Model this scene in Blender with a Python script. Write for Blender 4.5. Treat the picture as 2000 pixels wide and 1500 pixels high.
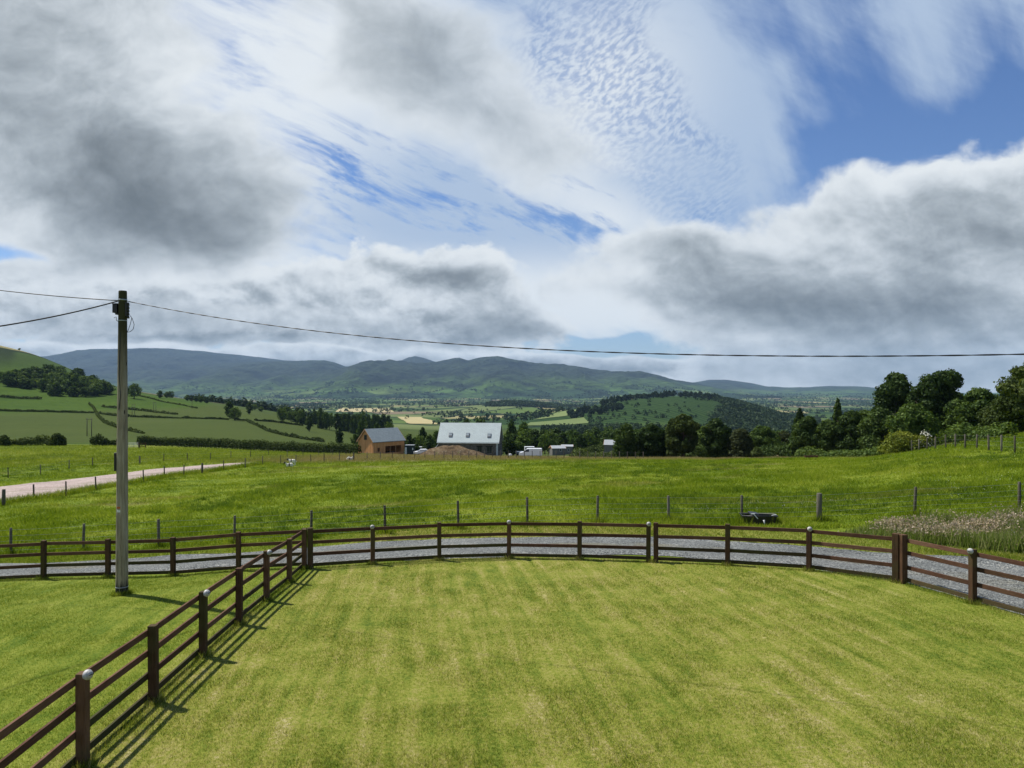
import bpy, math, random
import numpy as np
from math import radians, sin, cos, pi, exp
rng = np.random.default_rng(7)
random.seed(7)
SC = bpy.context.scene
COL = SC.collection
for o in list(bpy.data.objects):
    bpy.data.objects.remove(o)

# ---------------------------------------------------------------- camera
F, HZ, CX, CAMZ = 1440.0, 765.0, 1000.0, 5.0       # focal length and horizon in photo pixels, eye height in metres
cd = bpy.data.cameras.new('camera'); cam = bpy.data.objects.new('camera', cd); COL.objects.link(cam)
cam.location = (0, 0, CAMZ); cam.rotation_euler = (pi/2, 0, 0)
cd.sensor_width = 36; cd.lens = 36*F/2000.0; cd.shift_y = 15/2000.0
cd.clip_start = 0.1; cd.clip_end = 80000
SC.camera = cam

# ---------------------------------------------------------------- light
SUN_EL = radians(57)
SUN_DIR = (-0.86*cos(SUN_EL), 0.51*cos(SUN_EL), sin(SUN_EL))      # towards the sun: ahead and to the left
sd = bpy.data.lights.new('sun', 'SUN'); sd.energy = 4.8; sd.angle = radians(0.8); sd.color = (1.0, 0.955, 0.87)
sun = bpy.data.objects.new('sun', sd); COL.objects.link(sun)
from mathutils import Vector, Matrix
sun.rotation_euler = Vector(SUN_DIR).to_track_quat('Z', 'Y').to_euler()
sun.location = (-40, 30, 60)
SC.view_settings.view_transform = 'Standard'; SC.view_settings.look = 'None'
SC.view_settings.gamma = 1; SC.view_settings.exposure = 0.45
SC.render.engine = 'CYCLES'
SC.cycles.use_denoising = True
SC.cycles.max_bounces = 6; SC.cycles.transparent_max_bounces = 16
SC.cycles.volume_bounces = 0

# ---------------------------------------------------------------- node helper
class N:
    """small expression builder over a node tree"""
    def __init__(s, nt): s.nt = nt; s.L = nt.links
    def new(s, t, **kw):
        n = s.nt.nodes.new(t)
        for k, v in kw.items(): setattr(n, k, v)
        return n
    def put(s, sock, v):
        if isinstance(v, bpy.types.NodeSocket): s.L.new(v, sock)
        elif v is not None:
            if isinstance(v, (tuple, list)) and len(v) == 3 and sock.type == 'RGBA': v = (*v, 1)
            sock.default_value = v
    def m(s, op, a, b=None, c=None, clamp=False):
        n = s.new('ShaderNodeMath', operation=op, use_clamp=clamp)
        s.put(n.inputs[0], a); s.put(n.inputs[1], b); s.put(n.inputs[2], c)
        return n.outputs[0]
    def add(s, *a):
        r = a[0]
        for x in a[1:]: r = s.m('ADD', r, x)
        return r
    def sub(s, a, b): return s.m('SUBTRACT', a, b)
    def mul(s, *a):
        r = a[0]
        for x in a[1:]: r = s.m('MULTIPLY', r, x)
        return r
    def madd(s, a, b, c): return s.m('MULTIPLY_ADD', a, b, c)
    def ss(s, v, lo, hi, a=0.0, b=1.0):
        n = s.new('ShaderNodeMapRange', interpolation_type='SMOOTHSTEP')
        s.put(n.inputs['Value'], v); s.put(n.inputs['From Min'], lo); s.put(n.inputs['From Max'], hi)
        s.put(n.inputs['To Min'], a); s.put(n.inputs['To Max'], b)
        return n.outputs['Result']
    def vm(s, op, a, b=None, c=None):
        n = s.new('ShaderNodeVectorMath', operation=op)
        s.put(n.inputs[0], a); s.put(n.inputs[1], b)
        if op == 'SCALE': s.put(n.inputs['Scale'], c)
        elif c is not None: s.put(n.inputs[2], c)
        return n.outputs[0]
    def xyz(s, v):
        n = s.new('ShaderNodeSeparateXYZ'); s.put(n.inputs[0], v); return n.outputs
    def vec(s, x, y, z=0.0):
        n = s.new('ShaderNodeCombineXYZ'); s.put(n.inputs[0], x); s.put(n.inputs[1], y); s.put(n.inputs[2], z); return n.outputs[0]
    def map(s, v, loc=(0,0,0), rot=(0,0,0), sc=(1,1,1), typ='POINT'):
        n = s.new('ShaderNodeMapping', vector_type=typ)
        s.put(n.inputs['Vector'], v); n.inputs['Location'].default_value = loc
        n.inputs['Rotation'].default_value = rot; n.inputs['Scale'].default_value = sc
        return n.outputs[0]
    def noise(s, v, scale, det=6, rough=0.55, lac=2.0, dist=0.0, out='Fac', dim='3D'):
        n = s.new('ShaderNodeTexNoise', noise_dimensions=dim)
        s.put(n.inputs['Vector'], v); s.put(n.inputs['Scale'], scale); n.inputs['Detail'].default_value = det
        n.inputs['Roughness'].default_value = rough; n.inputs['Lacunarity'].default_value = lac; n.inputs['Distortion'].default_value = dist
        return n.outputs[out]
    def vor(s, v, scale, feature='F1', out='Distance', rand=1.0):
        n = s.new('ShaderNodeTexVoronoi', feature=feature)
        s.put(n.inputs['Vector'], v); n.inputs['Scale'].default_value = scale; n.inputs['Randomness'].default_value = rand
        return n.outputs[out]
    def blob(s, P, cx, cy, rx, ry, rot=0.0, quad=False):
        """soft ellipse: 1 in the middle, 0 at its rim"""
        v = s.map(P, loc=(cx/1000., cy/1000., 0), rot=(0, 0, radians(rot)), sc=(rx/1000., ry/1000., 1), typ='TEXTURE')
        g = s.new('ShaderNodeTexGradient', gradient_type='QUADRATIC_SPHERE' if quad else 'SPHERICAL')
        s.L.new(v, g.inputs[0]); return g.outputs[1]
    def blobs(s, P, L):
        r = None
        for b in L:
            w = b[5]; rot = b[4]
            x = s.blob(P, b[0], b[1], b[2], b[3], rot)
            r = s.m('MULTIPLY', x, w) if r is None else s.madd(x, w, r)
        return r
    def mix(s, f, a, b, mode='MIX'):
        n = s.new('ShaderNodeMix', data_type='RGBA', blend_type=mode)
        s.put(n.inputs[0], f); s.put(n.inputs[6], a); s.put(n.inputs[7], b); return n.outputs[2]
    def ramp(s, f, stops, interp='LINEAR'):
        n = s.new('ShaderNodeValToRGB'); s.put(n.inputs[0], f); cr = n.color_ramp; cr.interpolation = interp
        while len(cr.elements) < len(stops): cr.elements.new(0.5)
        for e, (p, c) in zip(cr.elements, stops): e.position = p; e.color = (*c, 1)
        return n.outputs[0]

# ---------------------------------------------------------------- sky
EXPK = 2**(-SC.view_settings.exposure)
def srgb(r, g, b, k=1.0):
    f = lambda c: (c/255/12.92 if c <= 10 else ((c/255+0.055)/1.055)**2.4)*k
    return (f(r), f(g), f(b))
def build_world():
    w = bpy.data.worlds.new('World'); SC.world = w; w.use_nodes = True
    nt = w.node_tree; nt.nodes.clear(); n = N(nt)
    out = n.new('ShaderNodeOutputWorld'); bg = n.new('ShaderNodeBackground'); n.L.new(bg.outputs[0], out.inputs[0])
    w.cycles.sampling_method = 'MANUAL'; w.cycles.sample_map_resolution = 256
    STR = 0.1; bg.inputs[1].default_value = STR
    K = EXPK/STR
    tc = n.new('ShaderNodeTexCoord'); D = tc.outputs['Generated']
    x, y, z = n.xyz(D)
    ay = n.m('MAXIMUM', n.m('ABSOLUTE', y), 0.08)
    X = n.madd(n.m('DIVIDE', x, ay), 1.44, 1.0)
    Y = n.madd(n.m('DIVIDE', z, ay), -1.44, 0.765)
    P = n.vec(X, Y, 0.0)
    sky = n.new('ShaderNodeTexSky', sky_type='NISHITA'); sky.sun_disc = False
    sky.sun_elevation = SUN_EL; sky.sun_rotation = math.atan2(SUN_DIR[0], SUN_DIR[1])
    sky.altitude = 300; sky.air_density = 1.0; sky.dust_density = 0.6; sky.ozone_density = 2.2
    el = n.ss(Y, 0.72, 0.15)
    tint = n.mix(el, (0.58, 0.67, 0.84), (0.48, 0.61, 0.82))
    blue = n.mix(1.0, sky.outputs[0], tint, 'MULTIPLY')
    c = lambda r, g, b: srgb(r, g, b, K)
    # perspective shear of the high cloud deck: features shrink towards the horizon
    hgt = n.m('MAXIMUM', n.sub(0.86, Y), 0.08)
    Q = n.vec(n.m('DIVIDE', n.sub(X, 1.0), n.m('POWER', hgt, 0.35)), n.mul(n.m('POWER', hgt, 0.7), -1.4), 0.0)
    # two shared turbulence fields; warp small near the horizon
    PS = n.vec(X, n.mul(n.m('POWER', n.m('MAXIMUM', n.sub(0.84, Y), 0.02), 0.8), -1.5), 0.0)
    wa = n.noise(PS, 3.0, 3, 0.5, dim='2D'); wb = n.noise(n.vm('ADD', PS, (5.3, 2.1, 0)), 3.0, 3, 0.5, dim='2D')
    amp = n.ss(Y, 0.72, 0.2, 0.35, 1.0)
    W = n.vec(n.mul(n.sub(wa, 0.5), amp, 0.34), n.mul(n.sub(wb, 0.5), amp, 0.22), 0.0)
    Pw = n.vm('ADD', P, W)
    PSw = n.vm('ADD', PS, n.vm('SCALE', W, None, 0.5))
    fA = n.noise(PSw, 3.1, 6, 0.56, dim='2D')                                  # broad
    fB = n.noise(n.vm('ADD', PSw, (2.2, 7.7, 0)), 8.5, 6, 0.60, dim='2D')                # billows
    fC = n.noise(n.vm('ADD', PSw, (2.2+0.012, 7.7-0.030, 0)), 8.5, 4, 0.58, dim='2D')    # billows, shifted towards the light
    lit = n.sub(fC, fB)

    # --- high veil: cirrus streaks fanning down to the right
    right = n.ss(X, 1.15, 1.5)
    ang = n.map(Q, rot=(0, 0, radians(24)), sc=(1/1.4, 1/7.0, 1), typ='TEXTURE')
    ang2 = n.map(Q, loc=(3, 1, 0), rot=(0, 0, radians(52)), sc=(1/1.0, 1/4.5, 1), typ='TEXTURE')
    stv = n.new('ShaderNodeMix', data_type='VECTOR'); n.put(stv.inputs[0], n.m('GREATER_THAN', X, 1.42)); n.put(stv.inputs[4], ang); n.put(stv.inputs[5], ang2)
    s1 = n.noise(n.vm('ADD', ang, n.vm('SCALE', W, None, 1.2)), 2.3, 7, 0.64, dim='2D')
    s2 = n.noise(ang2, 1.7, 5, 0.55, dim='2D')
    s = n.add(n.mul(s1, n.sub(1, right)), n.mul(s2, right))
    cov = n.blobs(Pw, [(780, 200, 700, 420, 20, 1.3), (1230, 150, 420, 320, 40, 0.8), (1480, 90, 420, 330, 55, 0.5), (1930, -20, 450, 220, 0, 0.75),
                       (1180, 425, 330, 75, 22, 0.85), (1170, 585, 480, 120, 6, 1.2), (520, 540, 520, 150, 0, 0.9), (1380, 330, 330, 260, 40, 0.5), (820, 450, 420, 70, 15, 0.5),
                       (770, 345, 230, 90, 22, -0.55), (1010, 385, 190, 40, 22, -0.55), (1140, 460, 220, 26, 12, -0.5), (1130, 335, 110, 45, 25, -0.5),
                       (1890, 235, 400, 120, -8, -0.85), (1690, 330, 180, 80, 10, -0.75), (1600, 200, 200, 90, -40, -0.25), (1115, 672, 440, 30, 1, -3.2), (600, 655, 180, 10, 2, -1.5), (30, 500, 160, 26, 8, -1.6)])
    wisp = n.noise(n.vm('ADD', n.vm('MULTIPLY', ang, (2.6, 2.2, 1)), n.vm('SCALE', W, None, 3.0)), 2.6, 5, 0.68, dim='2D')
    mid = n.ss(n.blobs(P, [(980, 430, 480, 190, 8, 1.3), (720, 330, 250, 130, 20, 0.8)]), 0.0, 0.7)
    veil = n.ss(n.add(cov, n.mul(n.sub(s, 0.5), n.add(n.mul(mid, 1.6), n.mul(right, -0.3), 1.9)), n.mul(n.sub(wisp, 0.5), n.madd(mid, 1.8, 0.4)), n.mul(mid, 0.07)), -0.25, 0.95)
    # mackerel ripples
    rp = n.map(n.vm('ADD', Q, n.vm('SCALE', W, None, 0.35)), rot=(0, 0, radians(-38)), sc=(1/1.0, 1/1.9, 1), typ='TEXTURE')
    r1 = n.noise(rp, 50, 2, 0.55, dim='2D')
    rmask = n.m('MULTIPLY', n.ss(n.blobs(Pw, [(1180, 60, 210, 190, 35, 1.2), (1270, 190, 270, 150, 62, 1.2), (1240, 310, 290, 130, 25, 1.1), (1330, 390, 280, 90, 35, 0.9)]), 0.1, 0.9), n.ss(fA, 0.30, 0.60, 0.35, 1.0))
    rip = n.ss(r1, 0.30, 0.68)
    veil2 = n.m('MULTIPLY', veil, n.sub(1.0, n.mul(rmask, n.sub(1.0, rip), 0.5)), clamp=True)
    veil2 = n.m('MAXIMUM', veil2, n.mul(rmask, rip, 0.9))
    bright = n.ss(n.blobs(P, [(560, 60, 420, 480, 20, 1.2), (1190, 160, 300, 330, 40, 0.7), (1150, 600, 500, 140, 5, 1.1), (600, 540, 500, 120, 5, 0.8), (1200, 425, 300, 80, 20, 0.6)]), 0.0, 0.9)
    vc = n.mix(bright, c(178, 197, 222), c(234, 240, 244))
    a = n.mix(n.mul(veil2, 0.95), blue, vc)

    def layer(base, cover, tone, kA, kB, lo, hi, op=1.0, shade=1.2, inner=0.5, soft=0.0, warm=0.0):
        """cover: where the cloud is; tone: how deep (dark) it is"""
        d = n.add(cover, n.mul(n.add(n.mul(n.sub(fA, 0.5), kA), n.mul(n.sub(fB, 0.5), kB)), n.ss(cover, 0.0, 0.16)))
        al = n.mul(n.ss(d, lo, hi), op)
        t = n.add(tone, n.mul(n.sub(fA, 0.5), inner), n.mul(lit, shade), n.ss(d, lo, hi+0.5, -0.30, 0.0))
        t = n.mul(t, 0.88)
        col = n.ramp(t, [(0.0, srgb(236, 241, 244)), (0.25, srgb(216, 223, 229)), (0.5, srgb(172, 181, 188)), (0.75, srgb(137, 145, 151)), (1.0, srgb(100, 108, 113))], 'B_SPLINE')
        col = n.vm('SCALE', col, None, K)
        return n.mix(al, base, col)
    B = lambda L: n.blobs(Pw, L)
    # --- upper grey sheets (top centre)
    a = layer(a, B([(760, 50, 330, 200, 8, 0.9), (900, 170, 400, 190, 20, 0.9), (1000, 300, 330, 120, 10, 0.8)]),
              n.add(0.26, B([(760, 50, 320, 170, 10, 0.32), (880, 120, 300, 140, 20, 0.22), (950, 300, 300, 120, 10, 0.22)])), 1.5, 0.3, 0.0, 0.9, op=0.88, shade=0.35, inner=0.35)
    # --- distant cumulus bank above the mountains
    a = layer(a, B([(80, 590, 600, 110, 2, 1.5), (540, 615, 560, 105, 6, 1.5), (900, 610, 290, 85, 8, 1.4), (850, 545, 230, 90, 5, 1.0)]),
              n.add(0.28, B([(120, 640, 600, 70, 0, 0.5), (560, 640, 560, 70, 4, 0.4), (980, 640, 240, 60, 0, 0.4), (870, 555, 160, 40, 5, 0.6)])), 1.0, 1.5, 0.2, 0.52, shade=1.3, inner=0.35)
    a = layer(a, B([(890, 548, 170, 40, 5, 1.2), (1000, 625, 140, 60, 8, 1.5), (620, 635, 460, 44, 2, 1.4), (150, 618, 520, 55, 0, 1.5)]),
              n.add(0.55, B([(900, 560, 180, 40, 5, 0.4), (1000, 640, 160, 50, 5, 0.3)])), 0.9, 1.2, 0.35, 1.1, op=0.75, shade=0.9, inner=0.4)
    # --- low roll of cloud lying on the mountains
    a = layer(a, B([(200, 716, 620, 64, 0, 2.2), (760, 726, 560, 56, 1, 2.2), (1150, 734, 330, 50, 3, 2.2), (1500, 760, 420, 60, 3, 2.2)]),
              n.add(0.27, B([(300, 720, 900, 44, 0, 0.45), (1200, 722, 500, 34, 2, 0.6), (760, 712, 500, 30, 0, 0.3)])), 0.5, 0.5, 0.15, 0.5, shade=1.2, inner=0.4)
    # --- big dark mass, upper left
    a = layer(a, B([(90, 20, 560, 420, 30, 1.2), (0, 300, 560, 360, 10, 1.3), (350, 400, 360, 190, 6, 1.5), (190, 470, 430, 100, 8, 0.9), (-20, 470, 240, 40, 8, -1.2), (480, 40, 150, 260, 30, -0.4)]),
              n.add(0.34, B([(60, 80, 460, 260, 20, 0.30), (60, 330, 560, 240, 6, 0.26), (330, 420, 480, 130, 4, 0.40), (420, 455, 260, 70, 4, 0.16), (290, 170, 160, 120, 30, -0.25), (0, 445, 300, 50, 5, -0.30), (250, 350, 160, 110, 0, 0.15)])), 1.1, 0.5, 0.06, 0.78, shade=0.45, inner=0.75)
    # --- right hand mass
    a = layer(a, B([(1980, 430, 560, 210, -10, 1.3), (1720, 510, 480, 190, -8, 0.9), (1480, 590, 460, 120, 8, 1.4), (1850, 640, 660, 150, 0, 1.6), (1850, 735, 620, 80, 0, 1.4), (1330, 490, 260, 70, 10, 0.7)]),
              n.add(0.37, B([(1720, 605, 520, 80, 2, 0.55), (1480, 610, 300, 60, 6, 0.25), (1950, 460, 300, 130, -10, 0.35), (1450, 530, 300, 80, 8, 0.30), (1850, 725, 640, 80, 0, 0.34), (1800, 350, 260, 60, -8, -0.25)])), 1.1, 0.75, 0.13, 0.50, shade=0.65, inner=0.55)
    low = n.ss(z, -0.02, 0.0)
    a = n.mix(low, (0.6*K*0.1, 0.7*K*0.1, 0.5*K*0.1), a)
    n.L.new(a, bg.inputs[0])
build_world()
# ================================================================ terrain
def pchip(xk, yk, x):
    xk = np.asarray(xk, float); yk = np.asarray(yk, float); h = np.diff(xk); dl = np.diff(yk)/h
    m = np.zeros(len(xk)); m[0] = dl[0]; m[-1] = dl[-1]
    for i in range(1, len(xk)-1):
        if dl[i-1]*dl[i] > 0:
            w1 = 2*h[i]+h[i-1]; w2 = h[i]+2*h[i-1]; m[i] = (w1+w2)/(w1/dl[i-1]+w2/dl[i])
    x = np.clip(x, xk[0], xk[-1]); i = np.clip(np.searchsorted(xk, x, side='right')-1, 0, len(xk)-2)
    t = (x-xk[i])/h[i]; t2 = t*t; t3 = t2*t
    return (2*t3-3*t2+1)*yk[i]+(t3-2*t2+t)*h[i]*m[i]+(-2*t3+3*t2)*yk[i+1]+(t3-t2)*h[i]*m[i+1]
# near ground: metres below the eye, (distance, drop) per column
NEAR = {
 -500: [(9.3,4.9),(16,5.6),(22.5,6.7),(30,7.6),(50,8.4),(60,8.8),(110,10.6),(160,11.7)],
 0:    [(9.3,4.75),(16,5.0),(22.5,5.80),(29,6.42),(50,7.75),(60,8.3),(110,10.2),(160,11.6)],
 300:  [(9.3,4.76),(16,4.95),(18.3,5.05),(22.5,5.66),(29,6.15),(60,7.9),(110,10.0),(160,12.2)],
 600:  [(9.3,4.70),(16,4.92),(22,5.27),(29,5.85),(60,7.5),(110,10.0),(160,13.4)],
 1000: [(9.3,4.70),(16,4.95),(23,5.29),(30,5.42),(60,7.1),(110,9.8),(130,11.8),(160,14.2)],
 1400: [(9.3,4.60),(16,4.85),(21.5,5.04),(29,5.20),(60,6.5),(110,10.1),(130,12.0),(160,14.8)],
 1700: [(9.3,4.55),(16,4.72),(19,4.82),(28,4.95),(60,6.0),(90,8.2),(110,10.0),(130,11.6),(160,14.0)],
 1800: [(9.3,4.55),(16,4.72),(19,4.80),(28,4.75),(60,5.2),(90,7.1),(110,8.6),(130,10.6),(160,12.6)],
 2000: [(9.3,4.50),(16,4.65),(28,4.48),(54,4.38),(80,4.65),(110,6.3),(160,10.0)],
 2500: [(9.3,4.40),(16,4.5),(28,3.9),(60,3.2),(110,3.4),(160,6.0)]}
# beyond: (distance, row in the photograph) per column
FAR = {
 -500: [(205,850),(300,820),(450,760),(600,700),(800,600),(950,560),(1150,600),(1500,760),(2300,800),(4500,790),(7000,780)],
 0:    [(205,866),(300,848),(450,812),(600,783),(800,712),(950,673),(1150,690),(1500,790),(2300,800),(4500,790),(7000,778)],
 50:   [(205,866),(300,848),(450,813),(600,784),(800,720),(950,684),(1150,700),(1500,790),(2300,800),(4500,790),(7000,778)],
 100:  [(205,865),(300,848),(450,815),(600,785),(800,735),(950,703),(1150,715),(1500,792),(2300,800),(4500,790),(7000,778)],
 150:  [(205,865),(300,848),(450,817),(600,788),(800,746),(950,728),(1150,740),(1500,794),(2300,802),(4500,790),(7000,778)],
 230:  [(205,865),(300,848),(450,819),(600,793),(800,764),(950,757),(1150,766),(1500,800),(2300,802),(4500,790),(7000,778)],
 300:  [(205,865),(300,848),(450,820),(600,798),(800,775),(950,769),(1150,777),(1500,806),(2300,803),(4500,790),(7000,778)],
 400:  [(205,869),(300,850),(450,822),(600,804),(800,790),(950,784),(1150,790),(1500,812),(2300,805),(4500,790),(7000,778)],
 500:  [(205,874),(300,856),(450,830),(600,815),(800,803),(950,798),(1150,800),(1500,815),(2300,808),(4500,790),(7000,778)],
 600:  [(205,880),(300,864),(450,845),(600,832),(800,822),(1000,816),(1500,818),(2300,808),(4500,788),(7000,776)],
 700:  [(205,885),(300,874),(450,860),(600,848),(800,838),(1000,832),(1500,822),(2300,808),(4500,788),(7000,776)],
 850:  [(205,889),(300,886),(450,872),(600,860),(800,848),(1000,838),(1500,824),(2300,809),(4500,788),(7000,776)],
 1000: [(205,890),(300,888),(450,874),(600,862),(800,850),(1000,840),(1300,829),(1800,816),(2300,808),(2700,793),(3100,786),(3600,794),(4500,790),(7000,776)],
 1100: [(205,888),(300,884),(450,872),(600,862),(800,852),(1000,842),(1200,830),(1400,816),(1600,804),(1800,802),(2300,810),(3000,796),(4500,790),(7000,776)],
 1200: [(205,887),(300,882),(450,872),(600,864),(800,856),(1000,846),(1200,822),(1400,800),(1600,787),(1750,783),(2000,800),(3000,800),(4500,790),(7000,776)],
 1270: [(205,886),(300,880),(450,872),(600,864),(800,856),(1000,848),(1200,818),(1400,792),(1600,777),(1750,774),(2000,795),(3000,800),(4500,790),(7000,776)],
 1330: [(205,886),(300,880),(450,872),(600,864),(800,856),(1000,848),(1200,820),(1400,792),(1600,775),(1750,770),(2000,795),(3000,800),(4500,790),(7000,776)],
 1400: [(205,885),(300,880),(450,872),(600,866),(800,858),(1000,850),(1200,828),(1400,800),(1600,782),(1750,777),(2000,798),(3000,800),(4500,790),(7000,776)],
 1450: [(205,884),(300,878),(450,872),(600,866),(800,858),(1000,852),(1200,836),(1400,812),(1600,793),(1750,789),(2000,802),(3000,800),(4500,790),(7000,776)],
 1500: [(205,882),(300,876),(450,870),(600,866),(800,860),(1000,855),(1200,843),(1400,824),(1600,808),(1750,804),(2000,810),(3000,802),(4500,790),(7000,776)],
 1550: [(205,882),(300,876),(450,870),(600,866),(800,860),(1000,856),(1200,848),(1400,836),(1600,826),(1750,822),(2300,812),(3000,804),(4500,792),(7000,777)],
 1700: [(205,880),(300,872),(600,860),(1000,850),(1500,835),(2300,816),(3000,806),(4500,792),(7000,778)],
 2000: [(205,870),(300,862),(600,850),(1000,840),(1500,830),(2300,816),(3000,806),(4500,792),(7000,778)],
 2500: [(205,850),(300,840),(600,835),(1000,830),(2300,816),(4500,792),(7000,778)]}
DL = np.concatenate([np.linspace(9.3, 40, 60)[:-1], np.exp(np.linspace(math.log(40), math.log(7000), 240))])
def col_profile(px):
    def get(tab, p):
        ks = sorted(tab); p = min(max(p, ks[0]), ks[-1]); return ks, p
    ks, p = get(NEAR, px); i = max(0, min(len(ks)-2, int(np.searchsorted(ks, p, side='right'))-1))
    def zn(k, d):
        a = NEAR[k]; return -pchip([q[0] for q in a], [q[1] for q in a], d)
    def zf(k, d):
        a = FAR[k]; return pchip([q[0] for q in a], [(HZ-q[1])/F*q[0] for q in a], d)
    t = (p-ks[i])/(ks[i+1]-ks[i]); dn = DL[DL <= 160]; zN = (1-t)*zn(ks[i], dn)+t*zn(ks[i+1], dn)
    ks, p = get(FAR, px); i = max(0, min(len(ks)-2, int(np.searchsorted(ks, p, side='right'))-1))
    t = (p-ks[i])/(ks[i+1]-ks[i]); df = DL[DL >= 205]; zF = (1-t)*zf(ks[i], df)+t*zf(ks[i+1], df)
    dk = np.concatenate([dn, df]); zk = np.concatenate([zN, zF])
    # smooth link across the gap
    return np.interp(DL, dk, zk)
PXG = np.linspace(-500, 2500, 301)
TAB = np.array([col_profile(p) for p in PXG])
def blur(a, ax, n):
    for _ in range(n):
        b = np.moveaxis(a, ax, 0); c = b.copy(); c[1:-1] = 0.25*b[:-2]+0.5*b[1:-1]+0.25*b[2:]; a = np.moveaxis(c, 0, ax)
    return a
TAB = blur(TAB, 0, 14); far_part = DL > 60
T2 = blur(TAB.copy(), 1, 5); TAB[:, far_part] = T2[:, far_part]
def vnoise(x, y, seed=0):
    """value noise, -1..1, vectorised"""
    xi = np.floor(x).astype(np.int64); yi = np.floor(y).astype(np.int64); fx = x-xi; fy = y-yi
    fx = fx*fx*(3-2*fx); fy = fy*fy*(3-2*fy)
    def h(a, b):
        n = (a*374761393+b*668265263+seed*974634777) & 0xffffffff
        n = ((n ^ (n >> 13))*1274126177) & 0xffffffff
        return ((n ^ (n >> 16)) & 0xffff)/32767.5-1
    return (h(xi, yi)*(1-fx)+h(xi+1, yi)*fx)*(1-fy)+(h(xi, yi+1)*(1-fx)+h(xi+1, yi+1)*fx)*fy
def fbm(x, y, oct=5, seed=0, g=0.5):
    r = 0; a = 1; s = 0
    for o in range(oct):
        r = r+a*vnoise(x, y, seed+o); s += a; a *= g; x = x*2.03+11.3; y = y*2.03-7.1
    return r/s
def H(x, y, bumps=True):
    x = np.asarray(x, float); y = np.asarray(y, float)
    d = np.maximum(y, 9.3); px = 1000+F*x/d
    pc = np.clip((px-PXG[0])/(PXG[1]-PXG[0]), 0, len(PXG)-1.001); i = pc.astype(int); t = pc-i
    k = np.interp(d, DL, np.arange(len(DL))); k = np.clip(k, 0, len(DL)-1.001); j = k.astype(int); s = k-j
    z = (TAB[i, j]*(1-s)+TAB[i, j+1]*s)*(1-t)+(TAB[i+1, j]*(1-s)+TAB[i+1, j+1]*s)*t
    if bumps:
        z = z+0.05*fbm(x*0.25, y*0.25, 2, 5)*np.clip((d-9)/15, 0.15, 1)
        z = z+np.clip((d-31)/8, 0, 1)*np.clip((170-d)/40, 0, 1)*(0.16*fbm(x*0.12, y*0.12, 3, 9))
        z = z+np.clip((d-300)/500, 0, 1)*2.2*fbm(x*0.012, y*0.012, 3, 15)
    return z+CAMZ
def H1(x, y): return float(H(np.array([x]), np.array([y]))[0])
def at(px, py, dmin=8.0, dmax=1500.0):
    """the point of the ground seen at a place of the photograph"""
    u = (px-CX)/F; v = (HZ-py)/F
    d = np.exp(np.linspace(math.log(dmin), math.log(dmax), 1600))
    g = H(u*d, d)-(CAMZ+v*d)
    k = np.argmax(g >= 0) if (g >= 0).any() else int(np.argmax(g))
    if k == 0: dd = d[0]
    else:
        a, b = g[k-1], g[k]; dd = d[k-1]+(d[k]-d[k-1])*(0 if b == a else -a/(b-a)) if b >= 0 else d[k]
    return Vector((u*dd, dd, H1(u*dd, dd)))
def atd(px, d): x = (px-CX)/F*d; return Vector((x, d, H1(x, d)))
def zpix(py, d): return CAMZ+(HZ-py)/F*d           # height of a row at a distance

# ---------------------------------------------------------------- mesh helpers
def tag(o, label=None, cat=None, group=None, kind=None):
    if label: o['label'] = label
    if cat: o['category'] = cat
    if group: o['group'] = group
    if kind: o['kind'] = kind
    return o
def mesh_np(name, V, Fc, mat, parent=None, smooth=False, loops=4):
    V = np.asarray(V, np.float32); Fc = np.asarray(Fc, np.int32)
    me = bpy.data.meshes.new(name); k = Fc.shape[1]; nf = len(Fc)
    me.vertices.add(len(V)); me.vertices.foreach_set('co', V.ravel())
    me.loops.add(nf*k); me.loops.foreach_set('vertex_index', Fc.ravel())
    me.polygons.add(nf); me.polygons.foreach_set('loop_start', np.arange(0, nf*k, k, dtype=np.int32))
    me.polygons.foreach_set('use_smooth', np.full(nf, smooth, bool))
    me.update(calc_edges=True); me.materials.append(mat)
    o = bpy.data.objects.new(name, me); COL.objects.link(o)
    if parent: o.parent = parent
    return o
def grid_obj(name, X, Y, Z, mat, smooth=True):
    r, c = X.shape; V = np.stack([X, Y, Z], -1).reshape(-1, 3)
    i = np.arange(r-1)[:, None]*c+np.arange(c-1)[None, :]
    Fq = np.stack([i, i+1, i+c+1, i+c], -1).reshape(-1, 4)
    return mesh_np(name, V, Fq, mat, smooth=smooth)
def empty(name, loc=(0,0,0), rz=0.0):
    o = bpy.data.objects.new(name, None); COL.objects.link(o); o.location = loc; o.rotation_euler.z = rz
    o.empty_display_size = 0.2; return o
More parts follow.
